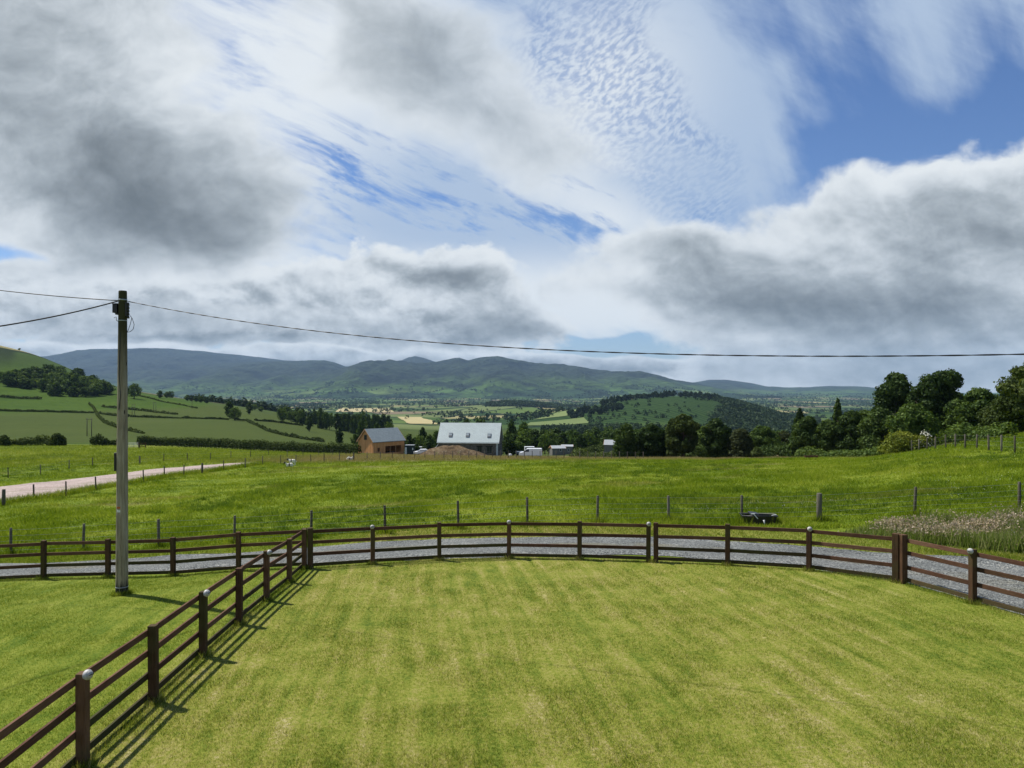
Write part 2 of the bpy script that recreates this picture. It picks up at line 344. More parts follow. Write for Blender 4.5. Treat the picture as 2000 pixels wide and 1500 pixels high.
class MB:
    """mesh builder: boxes, bars, tubes"""
    def __init__(s): s.v = []; s.f = []
    def addv(s, vs): k = len(s.v); s.v += [tuple(p) for p in vs]; return k
    def box(s, c, size, rz=0.0, rx=0.0, ry=0.0, M=None):
        m = (Matrix.Rotation(rz, 3, 'Z') @ Matrix.Rotation(ry, 3, 'Y') @ Matrix.Rotation(rx, 3, 'X')) if M is None else M
        h = [a/2 for a in size]
        k = s.addv([Vector(c)+m @ Vector((sx*h[0], sy*h[1], sz*h[2])) for sz in (-1, 1) for sy in (-1, 1) for sx in (-1, 1)])
        s.f += [tuple(k+i for i in q) for q in ((0,2,3,1),(4,5,7,6),(0,1,5,4),(2,6,7,3),(0,4,6,2),(1,3,7,5))]; return s
    def bar(s, a, b, w, h, up=(0,0,1)):
        a, b = Vector(a), Vector(b); d = (b-a); L = d.length; d.normalize(); sd = d.cross(Vector(up)).normalized(); u = sd.cross(d)
        k = s.addv([p+sd*(sx*w/2)+u*(sz*h/2) for p in (a, b) for sx, sz in ((-1,-1),(1,-1),(1,1),(-1,1))])
        s.f += [tuple(k+i for i in q) for q in ((0,3,2,1),(4,5,6,7),(0,1,5,4),(1,2,6,5),(2,3,7,6),(3,0,4,7))]; return s
    def tube(s, pts, rad, n=8, cap=True):
        pts = [Vector(p) for p in pts]; m = len(pts)
        if not isinstance(rad, (list, tuple)): rad = [rad]*m
        k0 = len(s.v); ref = None
        for i, p in enumerate(pts):
            d = (pts[min(i+1, m-1)]-pts[max(i-1, 0)]).normalized()
            if ref is None: ref = d.orthogonal().normalized()
            ref = (ref-d*ref.dot(d)).normalized(); q = d.cross(ref)
            s.addv([p+(ref*cos(2*pi*j/n)+q*sin(2*pi*j/n))*rad[i] for j in range(n)])
        for i in range(m-1):
            for j in range(n):
                a = k0+i*n+j; b = k0+i*n+(j+1) % n; s.f.append((a, b, b+n, a+n))
        if cap: s.f.append(tuple(k0+j for j in reversed(range(n)))); s.f.append(tuple(k0+(m-1)*n+j for j in range(n)))
        return s
    def poly(s, pts): k = s.addv(pts); s.f.append(tuple(range(k, k+len(pts)))); return s
    def prism(s, prof, a, b, axis):
        """profile (list of 3-D points) swept by vector"""
        k = s.addv(prof); s.addv([Vector(p)+Vector(axis) for p in prof]); n = len(prof)
        s.f.append(tuple(k+i for i in reversed(range(n)))); s.f.append(tuple(k+n+i for i in range(n)))
        for i in range(n): j = (i+1) % n; s.f.append((k+i, k+j, k+n+j, k+n+i))
        return s
    def sphere(s, c, r, n=12, m=8, sc=(1,1,1), M=None):
        c = Vector(c); k = len(s.v); mm = M or Matrix.Identity(3)
        for i in range(m+1):
            t = pi*i/m
            for j in range(n):
                p = Vector((sin(t)*cos(2*pi*j/n)*r*sc[0], sin(t)*sin(2*pi*j/n)*r*sc[1], cos(t)*r*sc[2])); s.v.append(tuple(c+mm @ p))
        for i in range(m):
            for j in range(n): a = k+i*n+j; b = k+i*n+(j+1) % n; s.f.append((a, a+n, b+n, b))
        return s
    def build(s, name, mat, parent=None, smooth=False, bevel=0.0):
        me = bpy.data.meshes.new(name); me.from_pydata(s.v, [], s.f); me.materials.append(mat)
        if smooth: me.polygons.foreach_set('use_smooth', np.full(len(me.polygons), True))
        me.update(); o = bpy.data.objects.new(name, me); COL.objects.link(o)
        if parent: o.parent = parent
        if bevel:
            b = o.modifiers.new('bevel', 'BEVEL'); b.width = bevel; b.segments = 2; b.limit_method = 'ANGLE'
        return o
def copy_tree(o, parent=None):
    c = o.copy(); COL.objects.link(c)
    if parent: c.parent = parent
    for ch in [q for q in bpy.data.objects if q.parent == o]: copy_tree(ch, c)
    return c

# ---------------------------------------------------------------- materials
MATS = {}
def new_mat(name, rough=0.9, spec=0.2):
    m = bpy.data.materials.new(name); m.use_nodes = True; nt = m.node_tree; n = N(nt)
    b = nt.nodes['Principled BSDF']; b.inputs['Roughness'].default_value = rough; b.inputs['Specular IOR Level'].default_value = spec
    MATS[name] = m; return m, n, b
def pos(n, local=False):
    if local: return n.new('ShaderNodeTexCoord').outputs['Object']
    return n.new('ShaderNodeNewGeometry').outputs['Position']
def bump(n, b, h, strength, dist):
    bp = n.new('ShaderNodeBump'); n.put(bp.inputs['Height'], h); bp.inputs['Strength'].default_value = strength; bp.inputs['Distance'].default_value = dist
    n.L.new(bp.outputs[0], b.inputs['Normal'])
def simple(name, c1, c2=None, scale=3.0, rough=0.8, spec=0.3, metal=0.0, bmp=0.0, stretch=(1,1,1), det=5):
    m, n, b = new_mat(name, rough, spec); b.inputs['Metallic'].default_value = metal
    c2 = c2 or tuple(x*0.7 for x in c1)
    p = n.map(pos(n, True), sc=stretch); f = n.noise(p, scale, det, 0.6)
    n.put(b.inputs['Base Color'], n.mix(n.ss(f, 0.3, 0.7), c1, c2))
    if bmp: bump(n, b, f, bmp, 0.02)
    return m
def lawn_colour(n, P, isl=None):
    """mown lawn: stripes, yellow and bare patches"""
    R_ = n.map(P, rot=(0, 0, radians(-7)))
    x, y, z = n.xyz(R_)
    wob = n.noise(P, 0.35, 3, 0.5)
    st = n.m('SINE', n.mul(n.add(x, n.mul(wob, 0.5)), 2*pi/0.62))
    st = n.madd(st, 0.5, 0.5)
    streak = n.noise(n.map(R_, sc=(5.5, 0.35, 1)), 1.0, 4, 0.6)
    big = n.noise(P, 0.28, 4, 0.6); mid = n.noise(P, 1.5, 5, 0.62); fine = n.noise(P, 14.0, 4, 0.7)
    t = n.add(n.mul(n.sub(st, 0.5), n.madd(n.ss(wob, 0.4, 0.6), 0.14, 0.04)), n.mul(n.sub(streak, 0.5), 0.85), n.mul(n.sub(big, 0.5), 0.55), n.mul(n.sub(mid, 0.5), 0.75), n.mul(n.sub(fine, 0.5), 1.3), 0.54)
    if isl: t = n.add(t, n.mul(n.sub(isl, 0.5), 1.05))
    col = n.ramp(t, [(0.0, (0.066, 0.115, 0.010)), (0.3, (0.158, 0.212, 0.024)), (0.55, (0.268, 0.290, 0.043)), (0.8, (0.36, 0.335, 0.095)), (1.0, (0.56, 0.49, 0.25))])
    # the lawn left of the side fence is greener
    px, py, pz = n.xyz(P)
    g = n.ss(px, -5.2, -6.4)
    g2 = n.ss(n.add(px, n.mul(n.sub(big, 0.5), 6)), 5.0, 10.5, 0.0, 0.45)
    f = n.m('MAXIMUM', n.mul(g, 0.75), g2)
    green = n.mix(n.ss(t, 0.2, 0.9), (0.108, 0.178, 0.014), (0.26, 0.315, 0.032))
    return n.mix(f, col, green)
def pasture_colour(n, P, isl=None):
    big = n.noise(P, 0.05, 4, 0.6); mid = n.noise(n.map(P, sc=(0.7, 1.0, 1)), 0.45, 5, 0.65); fine = n.noise(P, 5.0, 4, 0.7)
    t = n.add(n.mul(n.sub(big, 0.5), 1.2), n.mul(n.sub(mid, 0.5), 1.5), n.mul(n.sub(fine, 0.5), 0.6), 0.5)
    if isl: t = n.add(t, n.mul(n.sub(isl, 0.5), 0.6))
    col = n.ramp(t, [(0.0, (0.066, 0.115, 0.009)), (0.35, (0.150, 0.218, 0.015)), (0.65, (0.232, 0.295, 0.024)), (1.0, (0.36, 0.385, 0.075))])
    # faded seed heads in drifts and along the far edge
    px, py, pz = n.xyz(P)
    d2 = n.noise(n.map(P, sc=(0.35, 1, 1)), 0.16, 4, 0.6)
    rt = n.ss(px, 0.0, 36.0)
    edge = n.ss(n.add(py, n.mul(n.sub(mid, 0.5), 8), n.mul(rt, -8)), 91, 101)
    edge = n.mul(edge, n.ss(px, -46.0, -24.0, 0.1, 1.0))
    dry = n.m('MAXIMUM', n.mul(edge, 0.9), n.mul(n.ss(d2, 0.57, 0.72), 0.55))
    return n.mix(dry, col, n.mix(fine, (0.20, 0.155, 0.075), (0.33, 0.27, 0.15)))
def ground_mat(name, fn, bscale, bstr, bdist, trans=False):
    m, n, b = new_mat(name, 0.95, 0.1); P = pos(n); c = fn(n, P, n.new('ShaderNodeNewGeometry').outputs['Random Per Island'] if trans else None)
    if trans:
        d = n.new('ShaderNodeBsdfDiffuse'); t = n.new('ShaderNodeBsdfTranslucent'); mx = n.new('ShaderNodeMixShader')
        n.put(d.inputs[0], c); n.put(t.inputs[0], n.mix(1.0, c, (1.0, 1.0, 0.5), 'MULTIPLY')); mx.inputs[0].default_value = 0.4
        n.L.new(d.outputs[0], mx.inputs[1]); n.L.new(t.outputs[0], mx.inputs[2])
        n.L.new(mx.outputs[0], m.node_tree.nodes['Material Output'].inputs[0]); m.node_tree.nodes.remove(b)
    else:
        n.put(b.inputs['Base Color'], n.mix(1.0, c, (0.66, 0.66, 0.66), 'MULTIPLY'))
        bump(n, b, n.noise(P, bscale, 5, 0.65), bstr, bdist)
    return m
M_LAWN = ground_mat('mown_grass', lawn_colour, 16, 0.6, 0.03)
M_LAWNB = ground_mat('mown_grass_blades', lawn_colour, 16, 0.6, 0.03, True)
M_PAST = ground_mat('pasture_grass', pasture_colour, 3.0, 0.8, 0.15)
M_PASTB = ground_mat('pasture_blades', pasture_colour, 3.0, 0.8, 0.15, True)
def gravel_mat(name, cols, scale, drift):
    m, n, b = new_mat(name, 0.9, 0.25); P = pos(n)
    v = n.vor(P, scale, out='Color'); f = n.xyz(v)[0]
    big = n.noise(P, drift, 4, 0.6)
    c = n.ramp(n.add(n.mul(f, 0.8), n.mul(n.sub(big, 0.5), 0.7), 0.1), cols)
    at_ = n.new('ShaderNodeAttribute'); at_.attribute_name = 'across'; s = at_.outputs['Fac']
    w2 = n.add(s, n.mul(n.sub(n.noise(P, 0.8, 3, 0.6), 0.5), 0.14))
    mid = n.m('MULTIPLY', n.ss(n.m('ABSOLUTE', n.sub(w2, 0.5)), 0.15, 0.04), n.ss(n.noise(P, 0.45, 4, 0.6), 0.40, 0.62))
    rut = n.m('MAXIMUM', n.ss(n.m('ABSOLUTE', n.sub(w2, 0.29)), 0.10, 0.03), n.ss(n.m('ABSOLUTE', n.sub(w2, 0.73)), 0.10, 0.03))
    fl = n.noise(P, 9, 4, 0.7)
    c = n.mix(n.mul(rut, 0.45), c, n.mix(fl, cols[1][1], cols[2][1]))
    c = n.mix(n.mul(mid, 0.65), c, n.mix(fl, (0.10, 0.11, 0.05), (0.26, 0.22, 0.16)))
    n.put(b.inputs['Base Color'], c)
    bump(n, b, n.add(n.vor(P, scale), n.mul(n.noise(P, scale*0.35, 3, 0.7), 1.5)), 1.0, 0.05); return m
M_GRAV = gravel_mat('grey_gravel', [(0.05, (0.026, 0.029, 0.028)), (0.35, (0.10, 0.107, 0.103)), (0.7, (0.225, 0.235, 0.222)), (0.92, (0.37, 0.375, 0.34)), (1.0, (0.44, 0.40, 0.33))], 26, 0.5)
M_PINK = gravel_mat('pink_gravel', [(0.0, (0.16, 0.12, 0.105)), (0.4, (0.34, 0.265, 0.235)), (0.8, (0.46, 0.37, 0.33)), (1.0, (0.58, 0.48, 0.44))], 12, 0.35)

# ---------------------------------------------------------------- the near ground
def polar_rows(d0, d1, n, px0, px1, m):
    d = np.exp(np.linspace(math.log(d0), math.log(d1), n))[:, None]; p = np.linspace(px0, px1, m)[None, :]
    return (p-CX)/F*d, d+0*p
d_ = np.concatenate([np.array([-25.0, -10.0, 0.0, 4.0]), np.exp(np.linspace(math.log(8), math.log(185), 420))])
p_ = np.concatenate([np.linspace(-3200, -720, 60), np.linspace(-700, 2700, 420), np.linspace(2720, 5200, 60)])
X = (p_-CX)[None, :]/F*np.maximum(d_, 26)[:, None]; Y = d_[:, None]+0*X
tag(grid_obj('pasture', X, Y, H(X, Y)-0.03, M_PAST), kind='structure')
FRONT = [(601,1112,1033),(728,1100,1030),(858,1095,1023),(994,1092,1020),(1132,1097,1020),(1273,1095,1015),(1421,1105,1023),(1580,1118,1033),(1755,1138,1040),(1900,1183,1073)]
FRONT_D = [21.9, 22.6, 23.15, 23.3, 22.8, 22.15, 21.3, 20.2, 18.5, 16.3]
FP = [Vector(((p-CX)/F*d, d, 0)) for (p, b, t), d in zip(FRONT, FRONT_D)] + [Vector((10.75, 14.2, 0)), Vector((11.2, 12.1, 0)), Vector((11.6, 10.0, 0))]
BACK_PX = [(466, 22.3), (338, 22.4), (211, 22.6), (85, 22.7), (-42, 22.8), (-170, 22.9), (-300, 23.0)]
BP = [Vector(((p-CX)/F*d, d, 0)) for p, d in BACK_PX]
bound = [Vector((13, -10, 0))]+[Vector((12.6, 6, 0))]+[p+Vector((0.15, 0.22, 0)) for p in reversed(FP)]+[p+Vector((0, 0.3, 0)) for p in BP]+[Vector((-40, 23.5, 0)), Vector((-40, -10, 0))]
def densify(pts, step):
    out = []
    for a, b in zip(pts, pts[1:]):
        k = max(1, int((b-a).length/step)); out += [a.lerp(b, i/k) for i in range(k)]
    return out+[pts[-1]]
bd = densify(bound, 0.3); BX = np.array([p.x for p in bd]); BY = np.array([p.y for p in bd])
jit = 1+0.006*vnoise(np.arange(len(bd))*0.7, np.zeros(len(bd)), 3)
t_ = np.linspace(0.0, 1, 70)[:, None]
Xl = BX[None, :]*t_*jit; Yl = BY[None, :]*t_*jit+2*(1-t_)
tag(grid_obj('lawn', Xl, Yl, H(Xl, Yl)+0.012, M_LAWN), kind='structure')
def strip(name, near, far, mat, off, nn=10, jitter=0.0):
    a = [at(*p) for p in near]; b = [at(*p) for p in far]
    n_ = 260; ta = np.linspace(0, 1, n_)
    def rs(pts):
        ax = np.array([p.x for p in pts]); ay = np.array([p.y for p in pts]); s = np.concatenate([[0], np.cumsum(np.hypot(np.diff(ax), np.diff(ay)))]); s /= s[-1]
        return pchip(s, ax, ta), pchip(s, ay, ta)
    ax, ay = rs(a); bx, by = rs(b)
    if jitter:
        q = np.arange(n_)*0.35; w = jitter*vnoise(q, q*0, 4); w2 = jitter*vnoise(q, q*0+9, 6)
        ay = ay+w; by = by+w2
    k = np.linspace(0, 1, nn)[:, None]
    X_ = ax*(1-k)+bx*k; Y_ = ay*(1-k)+by*k; Z_ = H(X_, Y_)+off
    Z_[0] -= off*1.6; Z_[-1] -= off*1.6
    o = grid_obj(name, X_, Y_, Z_, mat); at_ = o.data.attributes.new('across', 'FLOAT', 'POINT'); at_.data.foreach_set('value', (k+0*ax).ravel().astype(np.float32))
    return tag(o, kind='structure'), (ax, ay, bx, by)
VN = [(-350,1150),(-80,1140),(85,1123),(250,1119),(400,1108),(520,1103),(610,1101),(730,1095),(858,1091),(994,1087),(1132,1084),(1275,1084),(1421,1097),(1580,1110),(1740,1133),(1800,1148),(1900,1180),(2000,1210),(2150,1270)]
VF = [(-350,1108),(-80,1104),(85,1099),(250,1090),(340,1083),(460,1079),(620,1067),(730,1058),(858,1052),(994,1049),(1132,1048),(1275,1047),(1421,1056),(1580,1066),(1740,1080),(1800,1082),(1900,1087),(2000,1095),(2150,1108)]
_, GE = strip('gravel_drive', VN, VF, M_GRAV, 0.02, 14, 0.10)
# mown verge on the far side of the drive
VG = [(-350,1098),(-80,1093),(85,1088),(250,1078),(340,1070),(460,1062),(620,1048),(730,1038),(858,1033),(994,1030),(1132,1029),(1275,1028),(1421,1033),(1580,1040),(1700,1052),(1800,1066),(1900,1075),(2000,1085),(2150,1098)]
_, VE = strip('verge', VF, VG, M_LAWN, 0.012, 6, 0.10)
PN = [(-260,1030),(-100,1004),(0,985),(66,975),(130,966),(187,955),(280,940),(321,932),(395,923),(437,917),(479,911),(505,907)]
PF = [(-260,972),(-100,957),(0,950),(60,943),(120,938),(187,930),(260,921),(321,914),(375,910),(430,906),(475,903.5),(508,902)]
strip('farm_track', PN, PF, M_PINK, 0.03, 10, 0.25)
# ================================================================ hills, valley, mountains
def hills_mat():  # dark field colours stand in for cloud shadow over the middle distance
    m, n, b = new_mat('hill_fields', 0.95, 0.05); P = pos(n); x, y, z = n.xyz(P)
    v = n.new('ShaderNodeTexVoronoi', feature='F1'); wv = n.vm('ADD', P, n.vm('SCALE', n.noise(P, 0.004, 2, 0.5, out='Color'), None, 60.0))
    fl = n.vm('MULTIPLY', wv, (1, 1, 0))
    n.put(v.inputs['Vector'], n.map(fl, rot=(0, 0, 0.5), sc=(1, 0.62, 1))); v.inputs['Scale'].default_value = 0.0052; v.inputs['Randomness'].default_value = 0.8
    r = n.xyz(v.outputs['Color'])[0]; r2 = n.xyz(v.outputs['Color'])[1]
    valley = n.ramp(r, [(0.0, (0.020, 0.046, 0.012)), (0.22, (0.045, 0.082, 0.018)), (0.45, (0.082, 0.125, 0.030)), (0.65, (0.115, 0.145, 0.052)), (0.82, (0.17, 0.135, 0.085)), (0.91, (0.24, 0.215, 0.10))], 'CONSTANT')
    e = n.new('ShaderNodeTexVoronoi', feature='DISTANCE_TO_EDGE'); n.put(e.inputs['Vector'], n.map(fl, rot=(0, 0, 0.5), sc=(1, 0.62, 1))); e.inputs['Scale'].default_value = 0.0052; e.inputs['Randomness'].default_value = 0.8
    valley = n.mix(n.ss(e.outputs['Distance'], 0.05, 0.02), valley, (0.010, 0.022, 0.010))
    f1 = n.noise(P, 0.02, 5, 0.6); f2 = n.noise(P, 0.3, 4, 0.6)
    # the near left hill: dull hay meadow below, greener pasture above, darkened for cloud shadow
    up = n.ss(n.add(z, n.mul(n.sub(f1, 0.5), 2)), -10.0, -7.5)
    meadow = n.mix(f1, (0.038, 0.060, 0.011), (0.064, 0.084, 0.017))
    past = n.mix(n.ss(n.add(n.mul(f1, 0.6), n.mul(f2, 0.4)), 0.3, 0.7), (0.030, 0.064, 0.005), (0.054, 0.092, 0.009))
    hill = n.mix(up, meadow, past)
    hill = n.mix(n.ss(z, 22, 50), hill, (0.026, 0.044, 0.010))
    # drill rows of the young plantation on the round hill
    rows = n.m('SINE', n.mul(n.add(n.mul(x, 0.35), n.mul(y, 0.14), n.mul(f1, 7)), 1.0))
    plant = n.mix(n.madd(rows, 0.5, 0.5), (0.010, 0.030, 0.007), (0.036, 0.066, 0.014))
    plant = n.mix(n.ss(f2, 0.5, 0.75), plant, (0.018, 0.038, 0.016))
    pm = n.m('MULTIPLY', n.ss(y, 1120, 1180), n.m('MULTIPLY', n.ss(n.m('DIVIDE', x, y), 0.055, 0.075), n.ss(n.m('DIVIDE', x, y), 0.36, 0.31)))
    pm = n.m('MULTIPLY', pm, n.ss(y, 2100, 1900))
    col = n.mix(n.ss(n.add(y, n.mul(x, -0.3)), 900, 1150), hill, valley)
    col = n.mix(pm, col, plant)
    col = n.mix(1.0, col, n.mix(f2, (0.75, 0.75, 0.75), (1.2, 1.2, 1.2)), 'MULTIPLY')
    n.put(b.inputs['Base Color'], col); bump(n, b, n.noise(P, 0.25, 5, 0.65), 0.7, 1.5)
    return m
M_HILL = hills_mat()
d_ = np.exp(np.linspace(math.log(178), math.log(7600), 460))[:, None]; p_ = np.concatenate([np.linspace(-3200, -720, 90), np.linspace(-700, 2700, 500), np.linspace(2720, 5200, 90)])[None, :]
X = (p_-CX)/F*d_; Y = d_+0*X; Z = H(X, Y)
Z = Z-np.clip((190-d_)/10, 0, 1)*0.25
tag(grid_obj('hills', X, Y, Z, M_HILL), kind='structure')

def mountain_mat(name, lo, hi, rock, scale=1.0):
    m, n, b = new_mat(name, 0.95, 0.03); P = pos(n); x, y, z = n.xyz(P)
    f = n.noise(P, 0.0013*scale, 6, 0.6); f2 = n.noise(P, 0.012*scale, 5, 0.6)
    h = n.ss(n.add(z, n.mul(n.sub(f, 0.5), 320)), 0, 260)
    c = n.mix(h, lo, hi); c = n.mix(n.ss(f, 0.52, 0.66), c, rock)
    # walled fields climbing the foot of the slopes
    v = n.new('ShaderNodeTexVoronoi', feature='F1'); n.put(v.inputs['Vector'], n.vm('MULTIPLY', P, (1, 0.7, 0))); v.inputs['Scale'].default_value = 0.0042
    fld = n.ramp(n.xyz(v.outputs['Color'])[0], [(0.0, (0.018, 0.035, 0.014)), (0.4, (0.045, 0.080, 0.022)), (0.8, (0.070, 0.100, 0.030))], 'CONSTANT')
    c = n.mix(n.ss(n.add(z, n.mul(n.sub(f2, 0.5), 120)), 60, 0), c, fld)
    c = n.mix(1.0, c, n.mix(n.ss(n.add(n.mul(f2, 0.5), n.mul(n.noise(P, 0.0035, 4, 0.6), 0.5)), 0.36, 0.62), (0.42, 0.45, 0.45), (1.55, 1.6, 1.45)), 'MULTIPLY')  # heather and bracken tones, contrast raised to stand in for spur shading
    n.put(b.inputs['Base Color'], c); bump(n, b, n.noise(P, 0.004, 6, 0.6), 1.0, 110)
    return m
M_MT1 = mountain_mat('moorland_near', (0.036, 0.062, 0.014), (0.018, 0.025, 0.017), (0.008, 0.012, 0.011))  # shade painted in: upper slopes and rock darkened, lower slopes lit greener
M_MT2 = mountain_mat('moorland_far', (0.020, 0.032, 0.016), (0.017, 0.022, 0.019), (0.010, 0.014, 0.013))
FOOT = []
def ridge(name, sky, dc, df, yf, mat, seed, rough=1.0, depth=2500, spur=1.0, dvar=0.0, nx=420, ny=150):
    """a mountain: foot at distance df, crest at dc along the given skyline, falling away behind"""
    px = np.linspace(sky[0][0], sky[-1][0], nx); ys = np.interp(px, [a for a, b in sky], [b for a, b in sky])
    ys = blur(ys[None, :], 1, 2)[0]+0.8*fbm(px*0.045, px*0, 4, seed)
    t = np.concatenate([np.linspace(0, 1, ny), 1+np.linspace(0.03, 1, ny//3)])[:, None]
    dcr = dc+dvar*vnoise(px*0.006, px*0, seed)[None, :]
    D_ = np.where(t <= 1, df+(dcr-df)*t, dcr+depth*(t-1)); U = ((px-CX)/F)[None, :]
    X_ = U*D_; Y_ = D_
    zc = (HZ-ys)[None, :]/F*dcr; zf = (HZ-yf)/F*df
    s = np.clip(t, 0, 1); prof = 0.55*s+0.45*s*s*(3-2*s)
    Z_ = zf+(zc-zf)*np.where(t <= 1, prof, 1-np.maximum(t-1, 0)**1.3*0.9)
    env = np.where(t <= 1, (4*s*(1-s))**0.8, 0.0)
    # spurs and gullies run down the slope
    g1 = fbm(X_/900*spur+0.25*fbm(X_/1500, Y_/1500, 3, seed+3), Y_/3200, 4, seed)
    g2 = 1-2*np.abs(fbm(X_/520, Y_/1400, 4, seed+7))
    Z_ = Z_+env*(zc-zf)*(0.20*g1+0.10*g2)*rough+(fbm(X_/260, Y_/260, 4, seed+20)*14*rough)*env
    sel = (t <= 0.30)[:, 0]; FOOT.append((X_[sel]+0*Z_[sel], Y_[sel]+0*Z_[sel], Z_[sel]+CAMZ))
    fade = np.clip(np.minimum(np.arange(nx), np.arange(nx)[::-1])/12.0, 0, 1)[None, :]
    Z_ = np.where(fade < 1, zf-80+(Z_-zf+80)*fade**0.7, Z_)
    if name == 'mountains': Z_[0] = zf-60
    return tag(grid_obj(name, X_, Y_, Z_+CAMZ, mat), kind='structure')
ridge('mountains', [(-1800,735),(-400,716),(60,704),(80,697),(150,687),(190,682.5),(270,680.5),(350,685),(450,692),(520,700.5),(580,706),(640,714),(720,722),(850,735)], 15000, 9000, 772, M_MT2, 31, 0.9, dvar=900, nx=600)
ridge('mountains', [(-200,735),(200,722),(300,716),(400,712),(500,706.5),(570,705.5),(612,705.5),(634,703),(655,708),(682,718.5),(760,728),(900,745),(1000,760)], 12500, 7600, 775, M_MT1, 51, 1.15, dvar=500)
ridge('mountains', [(700,722),(740,712),(765,706.5),(785,704),(798,698.5),(812,695.5),(827,698.5),(846,706),(900,716),(960,724)], 13500, 9500, 760, M_MT2, 77, 0.5, dvar=0)
ridge('mountains', [(520,762),(560,752),(610,742),(660,727),(700,714),(742,710),(790,711),(842,713),(868,706),(898,701.5),(914,704.5),(938,698.5),(972,695.5),(1003,702),(1030,709),(1060,711),(1100,714),(1150,723),(1200,728),(1250,731.5),(1300,739),(1350,747),(1400,757),(1460,768),(1520,776)], 10500, 6600, 777, M_MT1, 5, 1.7, spur=1.1, dvar=700, nx=560, ny=190)
ridge('mountains', [(700,764),(800,752),(880,742),(940,738),(1000,741),(1060,752),(1120,764),(1160,772)], 8300, 6400, 778, M_MT1, 91, 0.8, dvar=300, nx=260, ny=90)
ridge('mountains', [(1220,766),(1300,757),(1350,748),(1385,742),(1420,741.5),(1460,748),(1500,755.5),(1550,757),(1620,754.5),(1670,754),(1720,758),(1800,764),(1900,768),(2050,764),(2200,760),(2400,762),(3600,758)], 14000, 7600, 777, M_MT2, 43, 0.8, dvar=600, nx=640)
# far lowland closing the horizon behind the mountains
ang = np.radians(np.linspace(0, 360, 181))[None, :]; rr = np.array([7000, 10000, 14000, 17500.0])[:, None]
o = grid_obj('plain', rr*np.cos(ang), rr*np.sin(ang), np.full((4, 181), -110.0)+0*rr, M_HILL); tag(o, kind='structure')
# ================================================================ things
def wood_mat(name, cols, algae=0.0, rough=0.85, grain=(14, 14, 1.0), world_z=False):
    m, n, b = new_mat(name, rough, 0.15); oi = n.new('ShaderNodeObjectInfo').outputs['Random']
    P = n.vm('ADD', pos(n), n.vm('SCALE', (1.0, 1.7, 2.3), None, n.mul(oi, 20)))
    f = n.noise(n.map(P, sc=grain), 1.6, 5, 0.65); g = n.noise(P, 2.2, 4, 0.6)
    t = n.add(n.mul(f, 0.6), n.mul(g, 0.4), n.mul(n.sub(oi, 0.5), 0.25))
    c = n.ramp(t, [(0.25, cols[0]), (0.5, cols[1]), (0.75, cols[2])])
    if algae: c = n.mix(n.mul(n.ss(n.noise(P, 1.1, 3, 0.6), 0.42, 0.62), algae), c, (0.045, 0.048, 0.014))
    n.put(b.inputs['Base Color'], c); bump(n, b, f, 0.5, 0.01); return m
M_RAIL = wood_mat('stained_rail', [(0.042, 0.020, 0.011), (0.092, 0.044, 0.026), (0.165, 0.088, 0.055)], 0.15, grain=(3, 3, 26))
M_RAILM = wood_mat('mossy_rail', [(0.030, 0.020, 0.008), (0.060, 0.042, 0.018), (0.10, 0.070, 0.032)], 0.7, grain=(3, 3, 26))
M_POST = wood_mat('stained_post', [(0.038, 0.021, 0.011), (0.095, 0.049, 0.026), (0.17, 0.094, 0.053)], 0.65, grain=(20, 20, 2))
M_STAKE = wood_mat('weathered_stake', [(0.05, 0.045, 0.032), (0.115, 0.10, 0.075), (0.20, 0.185, 0.15)], 0.35, grain=(20, 20, 2))
M_WIRE = simple('galvanised_wire', (0.32, 0.33, 0.32), rough=0.5, metal=0.3)
M_WHITE = simple('white_plastic', (0.78, 0.78, 0.75), (0.62, 0.61, 0.56), rough=0.5)
M_DARK = simple('dark_plastic', (0.012, 0.012, 0.013), rough=0.4, spec=0.5)
M_CABLE = simple('black_cable', (0.02, 0.02, 0.022), rough=0.5)
M_METAL = simple('galvanised_metal', (0.42, 0.44, 0.45), (0.30, 0.31, 0.32), rough=0.45, metal=0.5)

# ---------------------------------------------------------------- post and rail fences
HF = [1.09, 0.77, 0.42, 0.11]
def rail_fence(name, pts, label, side, doubles=(), h=1.2, group='brown post and rail fences round the lawn', pw=0.125, skip_last=False, ends=True):
    root = empty(name, (pts[0].x, pts[0].y, H1(pts[0].x, pts[0].y))); tag(root, label, 'fence', group); inv = Matrix.Translation(root.location).inverted()
    n_ = len(pts); info = []
    for i, p in enumerate(pts):
        d = (pts[min(i+1, n_-1)]-pts[max(i-1, 0)]); d.z = 0; d.normalize(); ang = math.atan2(d.y, d.x)
        z = H1(p.x, p.y); info.append((p, z, ang, d))
        w = pw*(1.25 if i in doubles else 1.0); hh = h+random.uniform(-0.01, 0.015)+(0.03 if i in doubles else 0)
        mb = MB(); mb.box((0, 0, (hh-0.25)/2), (w, w, hh+0.25))
        o = mb.build('post', M_POST, root, bevel=0.008); o.location = Vector((p.x, p.y, z))-root.location; o.rotation_euler = (random.uniform(-.006, .006), random.uniform(-.006, .006), ang)
    for i in range(n_-1):
        (a, za, aa, da), (b, zb_, ab, db) = info[i], info[i+1]
        d = (b-a); d.z = 0; d.normalize(); off = Vector((-d.y, d.x, 0))*side*(pw/2+0.019)
        for k, hz in enumerate(HF):
            e = 0.04
            A = Vector((a.x, a.y, za+hz+random.uniform(-.008, .008)))+off-d*e*0; B_ = Vector((b.x, b.y, zb_+hz+random.uniform(-.008, .008)))+off
            mid = (A+B_)/2; mb = MB(); mb.bar(A-mid, B_-mid, 0.036, 0.098)
            o = mb.build('rail', M_RAILM if (k == 3 or (k == 2 and random.random() < 0.5)) else M_RAIL, root, bevel=0.004); o.location = mid-root.location
    return info
LX = lambda d: Vector((-4.98-0.05*d, d, 0))
